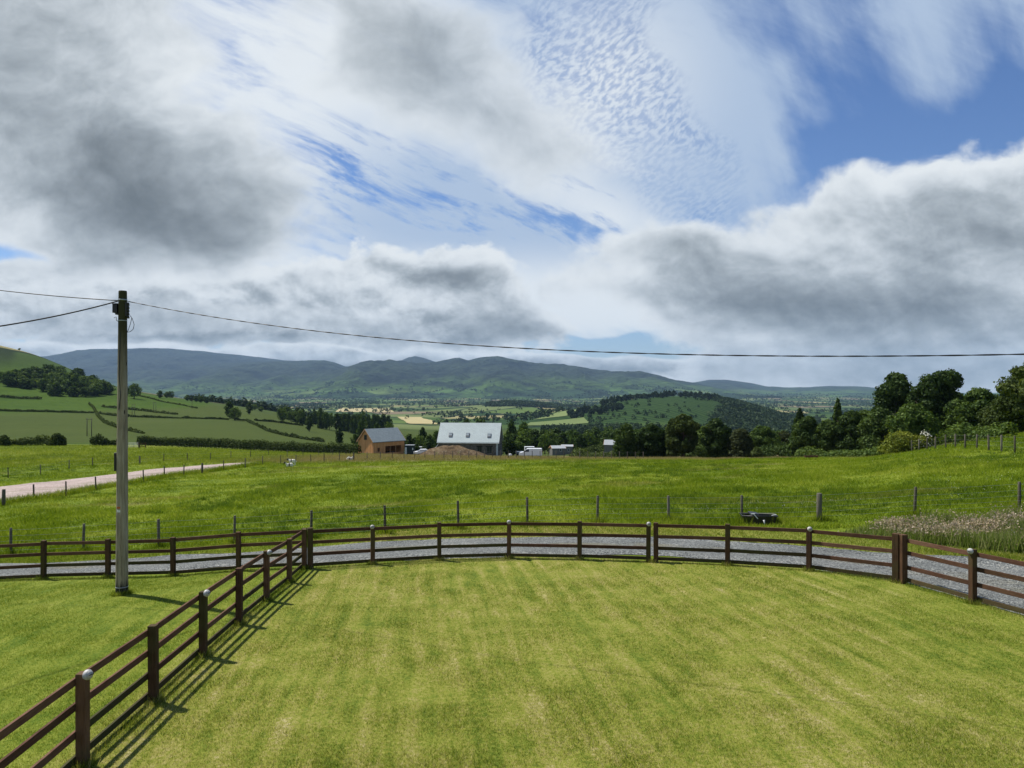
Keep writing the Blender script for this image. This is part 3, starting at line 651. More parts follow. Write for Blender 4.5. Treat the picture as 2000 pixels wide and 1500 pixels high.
left_pts = [LX(d) for d in (5.3, 7.3, 9.36, 11.42, 13.5, 15.56, 17.6, 19.76)]+[Vector((-6.16, 21.9, 0))]
iA = rail_fence('post_and_rail_fence', left_pts, 'brown post and rail fence running from the near left corner along the lawn edge', 1)
iB = rail_fence('post_and_rail_fence', [Vector((-6.00, 21.93, 0))]+FP[1:5]+[Vector((4.10, 22.17, 0))], 'straight brown rail fence across the middle, behind the lawn and before the grey drive', 1, doubles=(0,))
iC = rail_fence('post_and_rail_fence', [Vector((4.32, 22.12, 0))]+FP[6:8]+[Vector((9.65, 18.52, 0))], 'brown rail fence from the twin posts to the thick corner post at right', 1, doubles=(3,))
iD = rail_fence('post_and_rail_fence', [Vector((9.755, 18.40, 0))]+FP[9:], 'reddish sunlit rail fence leaving the frame on the right beside the drive', 1, doubles=(0,))
iE = rail_fence('post_and_rail_fence', [Vector((-6.22, 22.08, 0))]+BP, 'brown rail fence running off to the left behind the telegraph pole', -1)
M_LAMPW = simple('aged_white_plastic', (0.50, 0.49, 0.46), (0.38, 0.37, 0.34), rough=0.5)
def lamp(p, z, facing, label):
    """round white bulkhead lamp fixed near the head of a post"""
    root = empty('bulkhead_lamp', (p.x, p.y, z+1.17)); tag(root, label, 'lamp', 'round white lamps on the rail fence posts')
    f = Vector(facing).normalized(); root.rotation_euler.z = math.atan2(f.y, f.x)+pi/2; root.location += f*0.09; root.scale = (0.8, 0.8, 0.8)
    mb = MB(); mb.tube([(0, 0.045, 0), (0, 0.0, 0), (0, -0.02, 0)], [0.078, 0.080, 0.070], 24); mb.build('housing', M_LAMPW, root, True, 0.004)
    mb = MB(); mb.sphere((0, -0.018, 0), 0.066, 20, 10, (1, 0.62, 1)); mb.build('glass_dome', M_GLASSW, root, True)
    mb = MB(); mb.box((0, -0.058, 0.014), (0.085, 0.02, 0.014)); mb.build('eyelid_slot', M_DARK, root, bevel=0.003)
m, n, b = new_mat('frosted_glass', 0.4, 0.4); b.inputs['Base Color'].default_value = (0.34, 0.33, 0.31, 1); M_GLASSW = m
lamp(iA[2][0], iA[2][1], (1, -0.3, 0), 'white lamp on the nearest left fence post')
lamp(iA[4][0], iA[4][1], (1, -0.3, 0), 'white lamp on the left fence post third from the front')
lamp(iA[6][0], iA[6][1], (1, -0.3, 0), 'small white lamp on the left fence post where the fence nears the drive')
lamp(iB[1][0], iB[1][1], (0, -1, 0), 'white lamp on the first post right of the left corner')
lamp(iB[3][0], iB[3][1], (0, -1, 0), 'white lamp in the very middle of the front fence')
lamp(iB[5][0], iB[5][1], (0, -1, 0), 'white lamp on the left one of the twin posts')
lamp(iC[2][0], iC[2][1], (-0.1, -1, 0), 'white lamp on the single post halfway from twin posts to thick corner post')
lamp(iD[1][0], iD[1][1], (-1, -0.35, 0), 'white lamp on the reddish post at the right edge')

# ---------------------------------------------------------------- stake and wire fences
def wire_fence(name, L, label, rad=0.05, wires=(0.25, 0.5, 0.75, 1.0), fat=(), group='stake and wire fences of the fields', wr=0.004, nseg=9, taper=0.95):
    """L: (px, distance, height above ground)"""
    P0 = atd(L[0][0], L[0][1]); root = empty(name, P0); tag(root, label, 'fence', group); info = []
    for i, (px, d, h) in enumerate(L):
        p = atd(px, d); r = rad*(1.8 if i in fat else 1)*random.uniform(0.9, 1.1)
        mb = MB(); lean = Vector((random.uniform(-.02, .02), random.uniform(-.02, .02), 0))*h
        mb.tube([(0, 0, -0.2), (0, 0, 0.3*h), tuple(lean+Vector((0, 0, h-0.015))), tuple(lean+Vector((0, 0, h)))], [r, r, r*taper, r*taper*0.85], nseg)
        o = mb.build('stake', M_STAKE, root, True); o.location = p-P0; info.append((p, h, lean))
    for k, w in enumerate(wires):
        pts = [p-P0+Vector((0, -0.06, h*w*0.96))+l*w for p, h, l in info]
        q = []
        for a, b_ in zip(pts, pts[1:]): q += [a, (a+b_)/2-Vector((0, 0, 0.02))]
        q.append(pts[-1]); MB().tube(q, wr, 4).build('wire', M_WIRE, root)
    return info
def hz(px, top, d): return max(0.4, zpix(top, d)-atd(px, d).z)
W1 = [(-290,1049,29.0),(-125,1040,29.0),(21,1031,29.0),(163,1023,29.0),(310,1014,29.2),(458,1007,29.3),(608,997,29.5),(752,987,29.6),(895,978,29.8),(1030,971,30),(1167,968,30),(1306,968,30),(1449,967,29.3),(1600,963,29),(1787,951,28.5),(1991,941,28),(2210,930,27.5)]
wire_fence('wire_fence', [(p, d, hz(p, t, d)) for p, t, d in W1], 'wire fence on grey round stakes just beyond the grey drive', 0.056, (0.18, 0.36, 0.54, 0.74, 0.97), fat=(13,))
def dist_by_base(px, base): return at(px, base).y
N1 = [(-60,1006,972),(7,987,955),(66,975,949),(129,968,940),(187,957,932),(235,949,925),(280,941,918),(321,932,912),(359,929,907),(395,925,900),(437,918,898),(479,913,895),(513,908,891)]
wire_fence('wire_fence', [(p, dist_by_base(p, b_), 1.1) for p, b_, t in N1], 'wire fence on the near side of the pink farm track', 0.06, (0.3, 0.6, 0.95), fat=(1, 9))
N2 = [(16,945),(79,936),(135,928),(181,923),(226,919),(273,915),(320,908),(366,907),(411,903),(451,899),(489,897),(525,893)]
wire_fence('wire_fence', [(p, 8+dist_by_base(p, b_), 1.1) for p, b_ in [(-50,951)]+N2], 'wire fence on the far side of the pink farm track', 0.055, (0.3, 0.6, 0.95), fat=(6,))
L = [(548,93),(578,95),(607,96),(633,97),(663,99),(691,100),(717,101),(743,102),(766,103),(789,104),(810,105),(830,105.5),(849,106),(867,106),(884,106),(900,106)]+[(900+15.5*k, 106) for k in range(1, 24)]
wire_fence('wire_fence', [(p, d, 1.12) for p, d in L], 'thin wire fence along the brown far edge of the pasture before the barn and house', 0.055, (0.4, 0.95), fat=(5,), nseg=6)
L = [(p, d, 1.15) for p, d in [(561,120),(592,124),(622,128),(650,133),(676,139)]]
wire_fence('wire_fence', L, 'short wire fence in the dip between pink track and orange barn', 0.05, (0.5, 0.95), nseg=6)
L = [(313+37*k, 168-1.2*k, 1.15) for k in range(11)]
wire_fence('wire_fence', L, 'wire fence at the foot of the long hedge left of the orange barn', 0.05, (0.5, 0.95), nseg=6)
L = [(1757,86),(1769,84),(1781,81),(1795,78),(1811,74),(1827,71),(1847,68),(1866,66),(1885,64),(1908,61),(1931,58),(1956,56),(1982,54),(2012,52),(2044,50)]
wire_fence('wire_fence', [(p, d, 1.25) for p, d in L], 'pale stake fence climbing the rise beside the yellow-green bush', 0.07, (0.35, 0.65, 0.95))

# ---------------------------------------------------------------- telegraph pole and its cables
pb = at(238, 1162); PD = pb.y; ptop = zpix(568, PD); PH = ptop-pb.z
m, n, b = new_mat('telegraph_pole_wood', 0.85, 0.15); P = pos(n, True); x, y, z = n.xyz(P)
f = n.noise(n.map(P, sc=(26, 26, 1.4)), 1.0, 6, 0.7); g = n.noise(n.map(P, sc=(3, 3, 1.2)), 1.3, 4, 0.6)
c = n.ramp(n.add(n.mul(f, 0.75), n.mul(g, 0.35)), [(0.3, (0.08, 0.065, 0.042)), (0.5, (0.25, 0.205, 0.14)), (0.75, (0.46, 0.40, 0.30))])
c = n.mix(n.ss(n.add(z, n.mul(n.sub(g, 0.5), 1.5)), PH-2.6, PH-0.8), c, (0.050, 0.048, 0.020))
kn = n.vor(n.map(P, sc=(4, 4, 1.1)), 1.6); c = n.mix(n.ss(kn, 0.13, 0.06), c, (0.03, 0.022, 0.015))
c = n.mix(n.ss(n.add(z, n.mul(n.sub(f, 0.5), 0.9)), 0.45, 0.15), c, (0.025, 0.025, 0.022))
n.put(b.inputs['Base Color'], c); bump(n, b, f, 0.8, 0.02); M_POLE = m
root = empty('telegraph_pole', pb); tag(root, 'tall weathered wooden telegraph pole standing on the left lawn', 'utility pole')
root.rotation_euler.y = 0.003
MB().tube([(0, 0, -0.4), (0, 0, 0), (0, 0, PH*0.5), (0, 0, PH-0.03), (0, 0, PH)], [0.15, 0.146, 0.125, 0.097, 0.09], 28).build('shaft', M_POLE, root, True)
k = 14.0/1000                                   # metres per photo pixel at the pole is about 0.0127
S = PD/F
zz_ = lambda py: zpix(py, PD)-pb.z
mb = MB(); mb.tube([(0, 0, zz_(587)), (0, 0, zz_(584.5))], 0.105, 24); mb.build('strap', M_METAL, root, True)
mb = MB(); mb.tube([(0, 0, zz_(627)), (0, 0, zz_(625.5))], 0.108, 24); mb.build('strap', M_METAL, root, True)
mb = MB(); mb.tube([(0, 0, 0.22), (0, 0, 0.20)], 0.149, 24); mb.build('strap', M_METAL, root, True)
mb = MB(); mb.box((-0.155, -0.02, zz_(603)), (0.12, 0.15, 0.22)); mb.box((-0.12, -0.02, zz_(603)-0.13), (0.07, 0.12, 0.05)); mb.box((-0.15, -0.02, zz_(603)+0.118), (0.14, 0.17, 0.02))
mb.build('junction_box', M_DARK, root, bevel=0.01)
mb = MB(); mb.box((0.115, -0.02, zz_(604)), (0.045, 0.09, 0.34))
for i in range(5): mb.tube([(0.13, -0.02, zz_(594+6.2*i)), (0.175, -0.02, zz_(594+6.2*i)-0.035)], [0.052, 0.016], 12)
mb.build('insulator_rack', M_DARK, root)
mb = MB(); mb.box((-0.02, -0.128, zz_(990)), (0.09, 0.012, 0.05)); mb.build('orange_plate', simple('orange_plate', (0.50, 0.13, 0.04), rough=0.6), root, bevel=0.003)
mb = MB(); mb.box((-0.02, -0.128, zz_(997)), (0.085, 0.012, 0.055)); mb.build('white_plate', M_WHITE, root, bevel=0.003)
mb = MB(); mb.box((-0.155, 0.0, zz_(902)), (0.055, 0.12, 0.46)); mb.build('fuse_box', M_DARK, root, bevel=0.01)
mb = MB(); mb.tube([(-0.14, 0.0, zz_(920)), (-0.125, 0.0, zz_(935)), (-0.132, 0, zz_(1040)), (-0.14, 0, 0)], 0.011, 8); mb.build('conduit', M_CABLE, root)
mb = MB()
for j in range(40):
    pass
mb.tube([(0.19, -0.02, zz_(616)), (0.25, -0.02, zz_(622)), (0.30, -0.02, zz_(634)), (0.275, -0.02, zz_(643)), (0.2, -0.02, zz_(648)), (0.13, -0.02, zz_(649))], 0.007, 6)
mb.tube([(0.19, -0.02, zz_(616)), (0.24, -0.02, zz_(621)), (0.2, -0.02, zz_(634)), (0.15, -0.02, zz_(645)), (0.105, -0.02, zz_(652))], 0.007, 6)
mb.build('cable_loop', M_CABLE, root, True)
mb = MB(); mb.tube([(-0.21, -0.02, zz_(621)), (-0.15, -0.02, zz_(619)), (-0.145, -0.02, zz_(626)), (-0.10, -0.02, zz_(628))], 0.007, 6)
mb.build('cable_loop', M_CABLE, root, True)
mb = MB(); mb.tube([(0, -0.10, zz_(650)), (-0.02, -0.125, zz_(730)), (0.02, -0.13, zz_(775)), (-0.02, -0.135, zz_(800))], 0.008, 6); mb.build('earth_wire', M_CABLE, root)
def cable(A, B_, sag, r, label, twist=False):
    pts = []
    for i in range(49):
        t = i/48; p = Vector(A).lerp(Vector(B_), t); p.z -= sag*4*t*(1-t); pts.append(p)
    o = Vector(A); mb = MB()
    if twist:
        for s in (0, pi):
            q = []
            for i in range(385):
                t = i/384; p = Vector(A).lerp(Vector(B_), t); p.z -= sag*4*t*(1-t); a = t*150+s
                q.append(p-o+Vector((0, cos(a), sin(a)))*r*0.55)
            mb.tube(q, r*0.7, 5)
    else: mb.tube([p-o for p in pts], r, 6)
    c_ = mb.build('overhead_cable', M_CABLE, smooth=True); c_.location = o; tag(c_, label, 'cable', 'overhead cables on the pole')
A0 = Vector((pb.x+0.12, PD, zpix(588, PD)))
cable(A0, (8.2, 9.4, 5.0+80/1440*9.4), 0.52, 0.0095, 'long sagging cable from the pole to the right edge of the view', True)
cable(Vector((pb.x-0.10, PD, zpix(587, PD))), (-21.0, 22.0, zpix(500, 22)), 0.20, 0.012, 'thin cable rising left from the pole, the upper of two')
cable(Vector((pb.x-0.10, PD, zpix(588, PD))), (-11.8, 13.0, zpix(668, 13)), 0.16, 0.016, 'thicker cable dropping left from the pole, the lower of two')
# ---------------------------------------------------------------- black trough by the drive
p = atd(1481, 28.7); root = empty('water_trough', p); tag(root, 'black plastic water trough lying beyond the drive at a fence stake', 'trough'); root.rotation_euler.z = radians(-8)
def trough(mb, L_, W_, h_, t=0.03, tp=0.85):
    q = [(-1,-1),(1,-1),(1,1),(-1,1)]
    o1 = [(x*L_/2, y*W_/2, h_) for x, y in q]; o0 = [(x*L_/2*tp, y*W_/2*tp, 0) for x, y in q]
    i1 = [(x*(L_/2-t), y*(W_/2-t), h_) for x, y in q]; i0 = [(x*(L_/2*tp-t), y*(W_/2*tp-t), t) for x, y in q]
    k_ = mb.addv(o1+o0+i1+i0)
    for a in range(4):
        b2 = (a+1) % 4; mb.f += [(k_+a, k_+4+a, k_+4+b2, k_+b2), (k_+8+a, k_+8+b2, k_+12+b2, k_+12+a), (k_+a, k_+b2, k_+8+b2, k_+8+a)]
    mb.f += [(k_+7, k_+6, k_+5, k_+4), (k_+12, k_+13, k_+14, k_+15)]; return mb
trough(MB(), 1.3, 0.62, 0.36).build('tub', M_DARK, root, bevel=0.02)
mb = MB(); mb.tube([(-0.67, -0.33, 0.35), (0.60, -0.33, 0.35), (0.68, -0.25, 0.35), (0.68, 0.3, 0.35), (-0.67, 0.33, 0.35)], 0.022, 8); mb.build('rim', M_DARK, root, True)
mb = MB(); mb.box((-0.20, -0.05, 0.40), (0.34, 0.5, 0.09), ry=0.12); mb.build('valve_cover', M_DARK, root, bevel=0.02)
mb = MB(); mb.bar((-0.24, -0.34, 0.44), (-0.08, -0.36, 0.26), 0.03, 0.03); mb.bar((-0.34, -0.30, 0.43), (-0.18, -0.34, 0.44), 0.035, 0.03); mb.build('bracket', M_WHITE, root)
mb = MB(); mb.tube([(0.14, -0.37, 0.22), (0.16, -0.38, 0.08), (0.17, -0.40, -0.01)], [0.045, 0.02, 0.03], 10); mb.build('drain_pipe', M_WHITE, root, True)
mb = MB(); mb.bar((0.45, -0.28, 0.385), (0.66, -0.05, 0.385), 0.03, 0.02); mb.build('bracket', M_WHITE, root)
p = atd(1584, 97); root = empty('feed_trough', p); tag(root, 'rusty low feed trough at the far edge of the pasture under the dark trees', 'trough')
trough(MB(), 1.7, 0.6, 0.42).build('tub', simple('rusty_metal', (0.13, 0.05, 0.03), (0.07, 0.03, 0.02)), root, bevel=0.01)
for sx in (-0.6, 0.6): MB().box((sx, 0, -0.05), (0.06, 0.5, 0.2)).build('leg', M_POST, root)

# ---------------------------------------------------------------- orange barn
def boards(name, c1, c2, wid):
    m, n, b = new_mat(name, 0.75, 0.2); P = pos(n, True); x, y, z = n.xyz(P)
    u = n.add(x, y); q = n.m('FLOOR', n.mul(u, 1/wid)); fr = n.m('FRACT', n.mul(u, 1/wid))
    r = n.new('ShaderNodeTexWhiteNoise', noise_dimensions='1D'); n.put(r.inputs['W'], q)
    g = n.noise(n.map(P, sc=(9, 9, 0.6)), 1.5, 4, 0.6)
    c = n.mix(n.add(n.mul(r.outputs['Value'], 0.6), n.mul(g, 0.4)), c1, c2)
    gap = n.m('LESS_THAN', fr, 0.08); n.put(b.inputs['Base Color'], n.mix(gap, c, (0.10, 0.045, 0.02))); return m
M_LARCH = boards('larch_boards', (0.60, 0.24, 0.08), (0.84, 0.43, 0.18), 0.28)
def slate(name, c1, c2, wx=0.5):
    m, n, b = new_mat(name, 0.6, 0.35); P = pos(n, True)
    br = n.new('ShaderNodeTexBrick'); n.put(br.inputs['Vector'], n.map(P, rot=(0, 0, 0))); br.inputs['Color1'].default_value = (*c1, 1); br.inputs['Color2'].default_value = (*c2, 1)
    br.inputs['Mortar'].default_value = (*[q*0.7 for q in c1], 1); br.inputs['Scale'].default_value = 1.0; br.inputs['Mortar Size'].default_value = 0.02; br.inputs['Brick Width'].default_value = wx; br.inputs['Row Height'].default_value = 0.28
    f = n.noise(P, 0.8, 4, 0.6); n.put(b.inputs['Base Color'], n.mix(1.0, br.outputs['Color'], n.mix(f, (0.85, 0.85, 0.85), (1.1, 1.1, 1.1)), 'MULTIPLY')); return m
M_SLATE = slate('grey_slate', (0.24, 0.28, 0.28), (0.29, 0.33, 0.33)); M_ROOF = slate('pale_roof_sheets', (0.40, 0.46, 0.46), (0.43, 0.50, 0.49), 1.0)
m, n, b = new_mat('block_wall', 0.9, 0.1); P = pos(n, True)
br = n.new('ShaderNodeTexBrick'); n.put(br.inputs['Vector'], n.map(P, rot=(pi/2, 0, 0))); br.inputs['Color1'].default_value = (0.12, 0.10, 0.082, 1); br.inputs['Color2'].default_value = (0.21, 0.18, 0.15, 1); br.inputs['Mortar'].default_value = (0.05, 0.045, 0.04, 1)
br.inputs['Scale'].default_value = 1.0; br.inputs['Brick Width'].default_value = 0.5; br.inputs['Row Height'].default_value = 0.24; br.inputs['Mortar Size'].default_value = 0.02
n.put(b.inputs['Base Color'], br.outputs['Color']); M_BLOCK = m
m, n, b = new_mat('window_glass', 0.08, 0.6); b.inputs['Base Color'].default_value = (0.025, 0.03, 0.035, 1); M_GLASS = m
M_WFRAME2 = simple('grey_window_frame', (0.13, 0.14, 0.15), rough=0.5); M_PANE = simple('roof_glass_sky', (0.36, 0.41, 0.43), rough=0.15, spec=0.5); M_WFRAME = simple('brown_window_frame', (0.10, 0.085, 0.07))  # roof panes coloured pale for the sky they reflect
M_NEARBLACK = simple('dark_interior', (0.015, 0.014, 0.013)); M_PVC = simple('pale_trim', (0.62, 0.64, 0.63), rough=0.5)  # near-black: inner shade painted in for barn and trailer, plain dark elsewhere
def wall_panel(mb, a, b_, z0, z1, thick, holes):
    """vertical wall from a to b (2-D, thickness to the left) with rectangular holes (s0,s1,z0,z1)"""
    a = Vector((*a, 0)); b_ = Vector((*b_, 0)); L_ = (b_-a).length; d = (b_-a)/L_; nrm = Vector((-d.y, d.x, 0))
    xs = sorted({0, L_, *[h[0] for h in holes], *[h[1] for h in holes]})
    for x0, x1 in zip(xs, xs[1:]):
        hs = sorted([h for h in holes if h[0] <= x0+1e-6 and h[1] >= x1-1e-6], key=lambda h: h[2]); zc = z0
        for h in hs+[(0, 0, z1, z1)]:
            if h[2]-zc > 1e-3:
                A = a+d*x0; B2 = a+d*x1; mb.prism([A+Vector((0,0,zc)), B2+Vector((0,0,zc)), B2+Vector((0,0,h[2])), A+Vector((0,0,h[2]))], 0, 0, nrm*thick)
            zc = h[3]
def framed_window(root, a, b_, s0, s1, z0, z1, thick, fm=None, name='window', bars=1):
    a = Vector((*a, 0)); b_ = Vector((*b_, 0)); d = (b_-a).normalized(); nrm = Vector((-d.y, d.x, 0)); ins = nrm*thick*0.45
    A = a+d*s0+ins; B2 = a+d*s1+ins; fw = 0.07; mb = MB(); up = Vector((0, 0, 1))
    mb.bar(A+up*(z0+fw/2), B2+up*(z0+fw/2), 0.08, fw); mb.bar(A+up*(z1-fw/2), B2+up*(z1-fw/2), 0.08, fw)
    for s in [s0+fw/2, s1-fw/2]+[s0+(s1-s0)*(i+1)/(bars+1) for i in range(bars)]:
        q = a+d*s+ins; mb.bar(q+up*(z0+fw), q+up*(z1-fw), fw, 0.08, up=d.cross(up))
    w = mb.build(name, fm or M_PVC, root)
    mb = MB(); g = nrm*0.02; mb.prism([A+g+up*(z0+fw), B2+g+up*(z0+fw), B2+g+up*(z1-fw), A+g+up*(z1-fw)], 0, 0, nrm*0.02); mb.build('pane', M_GLASS, w)
    return w
def gable_house(root, W_, D_, he, hr, mw, mroof, over=0.35, holes_front=(), holes_left=(), holes_right=(), holes_back=(), t=0.28, rt=0.16, floor=True, oz=0.3):
    """front wall along x (at y=0), gables left and right, ridge along x; walls 'wall', roof 'roof'"""
    mb = MB(); b0 = -0.8
    wall_panel(mb, (0, 0), (W_, 0), b0, he, t, list(holes_front)); wall_panel(mb, (W_, D_), (0, D_), b0, he, t, list(holes_back))
    wall_panel(mb, (0, D_-t), (0, t), b0, he, -t if False else t, list(holes_left)); wall_panel(mb, (W_, t), (W_, D_-t), b0, he, t, list(holes_right))
    for x0 in (0, W_-t): mb.prism([(x0, 0, he), (x0, D_, he), (x0, D_/2, hr)], 0, 0, (t, 0, 0))
    mb.build('wall', mw, root)
    mb = MB(); sl = (hr-he)/(D_/2); ey = -oz; ez = he-sl*oz
    for s in (0, 1):
        y0, y1 = (ey, D_/2) if s == 0 else (D_-ey, D_/2)
        mb.prism([(-over, y0, ez+0.05), (-over, y1, hr+0.05), (-over, y1, hr+0.05+rt), (-over, y0, ez+0.05+rt)] , 0, 0, (W_+2*over, 0, 0))
    rf = mb.build('roof', mroof, root)
    mb = MB()
    for x0 in (-over-0.05, W_+over+0.005):
        for s in (0, 1):
            y0, y1 = (ey, D_/2) if s == 0 else (D_-ey, D_/2)
            mb.prism([(x0, y0, ez-0.1), (x0, y1, hr-0.1), (x0, y1, hr+0.08+rt), (x0, y0, ez+0.08+rt)], 0, 0, (0.045, 0, 0))
    mb.build('bargeboard', M_PVC if mroof is M_ROOF else M_LARCH2, rf)
    return rf
M_LARCH2 = simple('larch_trim', (0.55, 0.30, 0.14))
# barn: long side faces right-front; local x runs along the long side
bp = atd(729, 200); root = empty('timber_barn', bp, radians(49)); tag(root, 'orange larch-clad barn with grey roof and gable end to the left', 'barn')
LB, WB = 11.0, 6.6
gable_house(root, LB, WB, 3.15, 6.35, M_LARCH, M_SLATE, holes_front=[(1.5, 2.3, 0.35, 1.45), (4.2, 9.9, -0.1, 1.75)], holes_left=[], t=0.2)
framed_window(root, (0, WB), (0, 0), 2.75, 3.85, 3.6, 4.9, -0.12, M_NEARBLACK, bars=0)
mb = MB(); mb.box((-0.03, 3.3, 4.25), (0.05, 1.35, 1.55)); mb.build('window_surround', M_LARCH2, root); mb = MB(); mb.box((-0.06, 3.3, 4.25), (0.04, 1.0, 1.2)); mb.build('window', M_GLASS, root)
for xx in (6.0, 7.9): MB().box((xx, 0.1, 0.8), (0.14, 0.14, 2.0)).build('bay_post', M_LARCH2, root)
mb = MB(); mb.box((LB/2, WB/2, -0.3), (LB-0.5, WB-0.5, 0.1)); mb.build('floor', M_NEARBLACK, root)
# house
hp = atd(856, 203); root = empty('stone_house', hp, radians(-7)); tag(root, 'dark stone house with big pale roof and three skylights', 'house')
WH, DH, HE, HR = 16.6, 8.6, 3.75, 8.55
wins = [(10.9, 12.1, 0.9, 2.4), (13.5, 14.9, 0.7, 2.4), (3.0, 4.0, 0.9, 2.1)]
rf = gable_house(root, WH, DH, HE, HR, M_BLOCK, M_ROOF, over=0.3, holes_front=wins, t=0.35)
for w in wins: framed_window(root, (0, 0), (WH, 0), w[0], w[1], w[2], w[3], 0.35, M_WFRAME)
for w in wins: MB().box(((w[0]+w[1])/2, -0.02, w[3]+0.12), (w[1]-w[0]+0.5, 0.1, 0.22)).build('lintel', M_NEARBLACK, root)
sl = math.atan2(HR-HE, DH/2)
for sx, sy in ((3.2, 0.30), (8.0, 0.30), (14.0, 0.28)):
    yy = DH/2*sy; zz2 = HE+(HR-HE)*sy+0.36
    w = MB().box((sx, yy, zz2), (1.0, 1.35, 0.14), rx=sl).build('skylight', M_WFRAME2, rf, bevel=0.02)
    MB().box((sx, yy-0.10*sin(sl), zz2+0.10*cos(sl)), (0.74, 0.5, 0.02), M=Matrix.Rotation(sl, 3, 'X')).build('pane', M_PANE, w)
    MB().box((sx, yy-0.1*sin(sl)+0.58*cos(sl)*0.9, zz2+0.1*cos(sl)+0.58*sin(sl)*0.9), (0.74, 0.35, 0.02), M=Matrix.Rotation(sl, 3, 'X')).build('pane', M_PANE, w)
mb = MB(); mb.tube([(-0.35, -0.45, HE-0.35), (WH+0.35, -0.45, HE-0.35)], 0.08, 8); mb.build('gutter', M_PVC, rf)
mb = MB(); mb.tube([(0.15, -0.4, HE-0.4), (0.0, -0.2, HE-0.8), (-0.5, -0.2, HE-1.5), (-0.9, -0.2, HE-1.7)], 0.06, 8); mb.build('downpipe', M_PVC, root)
mb = MB(); mb.box((WH-0.25, -0.06, HE/2-0.2), (0.5, 0.10, HE)); mb.build('corner_board', M_PVC, root)
# soil heap
def soil_mat():
    m, n, b = new_mat('bare_soil', 0.95, 0.05); P = pos(n); f = n.noise(P, 1.1, 6, 0.7); g = n.noise(P, 0.3, 3, 0.6)
    c = n.ramp(n.add(n.mul(f, 0.7), n.mul(g, 0.35)), [(0.35, (0.050, 0.036, 0.020)), (0.52, (0.13, 0.090, 0.052)), (0.68, (0.25, 0.20, 0.125))]); c = n.mix(n.ss(g, 0.6, 0.7), c, (0.10, 0.13, 0.03))
    n.put(b.inputs['Base Color'], c); bump(n, b, f, 1.0, 0.3); return m
M_SOIL = soil_mat()
c0 = atd(884, 182); th = np.linspace(0, 2*pi, 61)[None, :]; rr = np.linspace(0, 1, 30)[:, None]
X = rr*9.2*np.cos(th)*(1+0.1*vnoise(np.cos(th)*2, np.sin(th)*2, 3)); Y = rr*4.0*np.sin(th)
Zm = 2.8*np.clip(1-rr**1.5, 0, 1)*(1+0.28*fbm(X*0.35, Y*0.35, 4, 3)-0.018*X)+0.25*fbm(X*1.2, Y*1.2, 3, 8)*(1-rr)
o = grid_obj('soil_heap', X, Y, Zm-0.3, M_SOIL); o.location = c0; tag(o, 'big heap of reddish brown soil in front of the stone house', 'soil heap')
# ---------------------------------------------------------------- vehicles and sheds near the house
M_VAN = simple('white_paint', (0.78, 0.79, 0.80), (0.72, 0.73, 0.74), rough=0.3, spec=0.5)
M_TYRE = simple('tyre_rubber', (0.02, 0.02, 0.02))
def vehicle(name, loc, rz, label, cat, prof, width, wheels, glass, Lb, group=None, name_body='body', taper=0.1):
    root = empty(name, loc, rz); tag(root, label, cat, group)
    mb = MB(); n_ = len(prof); zmax = max(p[1] for p in prof)
    def yy(z): return width/2-taper*max(0, z-1.0)
    k_ = mb.addv([(x, -yy(z), z) for x, z in prof]+[(x, yy(z), z) for x, z in prof])
    mb.f.append(tuple(k_+i for i in range(n_))); mb.f.append(tuple(k_+n_+i for i in reversed(range(n_))))
    for i in range(n_): j = (i+1) % n_; mb.f.append((k_+i, k_+n_+i, k_+n_+j, k_+j))
    mb.build(name_body, M_VAN, root, bevel=0.05)
    for wx in wheels:
        for s in (-1, 1):
            w = MB().tube([(wx, s*(width/2-0.02), 0.33), (wx, s*(width/2-0.24), 0.33)], 0.33, 20).build('wheel', M_TYRE, root, True)
            MB().tube([(wx, s*(width/2-0.008), 0.33), (wx, s*(width/2-0.03), 0.33)], 0.19, 14).build('rim', M_METAL, w)
    for nm, q in glass:
        mb = MB(); mb.poly(q); o = mb.build(nm, M_GLASS, root); s_ = o.modifiers.new('s', 'SOLIDIFY'); s_.thickness = 0.012; s_.offset = 0
    return root
van_prof = [(0.0, 0.35), (0.02, 0.75), (0.25, 1.02), (0.95, 1.18), (1.75, 1.88), (2.2, 1.97), (5.2, 1.97), (5.32, 1.8), (5.36, 0.35)]
v0 = atd(1014, 172)
y_ = -0.99
g = []
for s in (-1, 1):
    y1 = s*(0.99+0.012-0.02); y2 = s*(0.99-0.07+0.012)
    g.append(('side_window', [(1.22, y1, 1.2), (2.35, y1, 1.2), (2.35, y2, 1.78), (1.75, y2, 1.78)]))
g.append(('windscreen', [(0.98, -0.86, 1.215), (1.72, -0.80, 1.865), (1.72, 0.80, 1.865), (0.98, 0.86, 1.215)]))
van = vehicle('white_van', v0, radians(-4), 'white panel van parked nose left, right of the stone house', 'van', van_prof, 1.98, (0.95, 4.35), g, 5.3)
for s in (-0.7, 0.7): MB().box((0.06, s, 0.86), (0.12, 0.3, 0.16)).build('headlight', M_GLASSW, van, bevel=0.02)
MB().box((0.02, 0, 0.45), (0.12, 1.8, 0.2)).build('bumper', M_DARK, van, bevel=0.02)
for s in (-0.7, 0.7): MB().box((5.37, s*1.2, 1.2), (0.04, 0.12, 0.4)).build('tail_light', simple('red_lens', (0.4, 0.02, 0.02), rough=0.3), van)
car_prof = [(0, 0.4), (0.05, 0.8), (0.95, 0.98), (1.6, 1.42), (3.0, 1.45), (3.7, 1.0), (4.1, 0.9), (4.15, 0.4)]
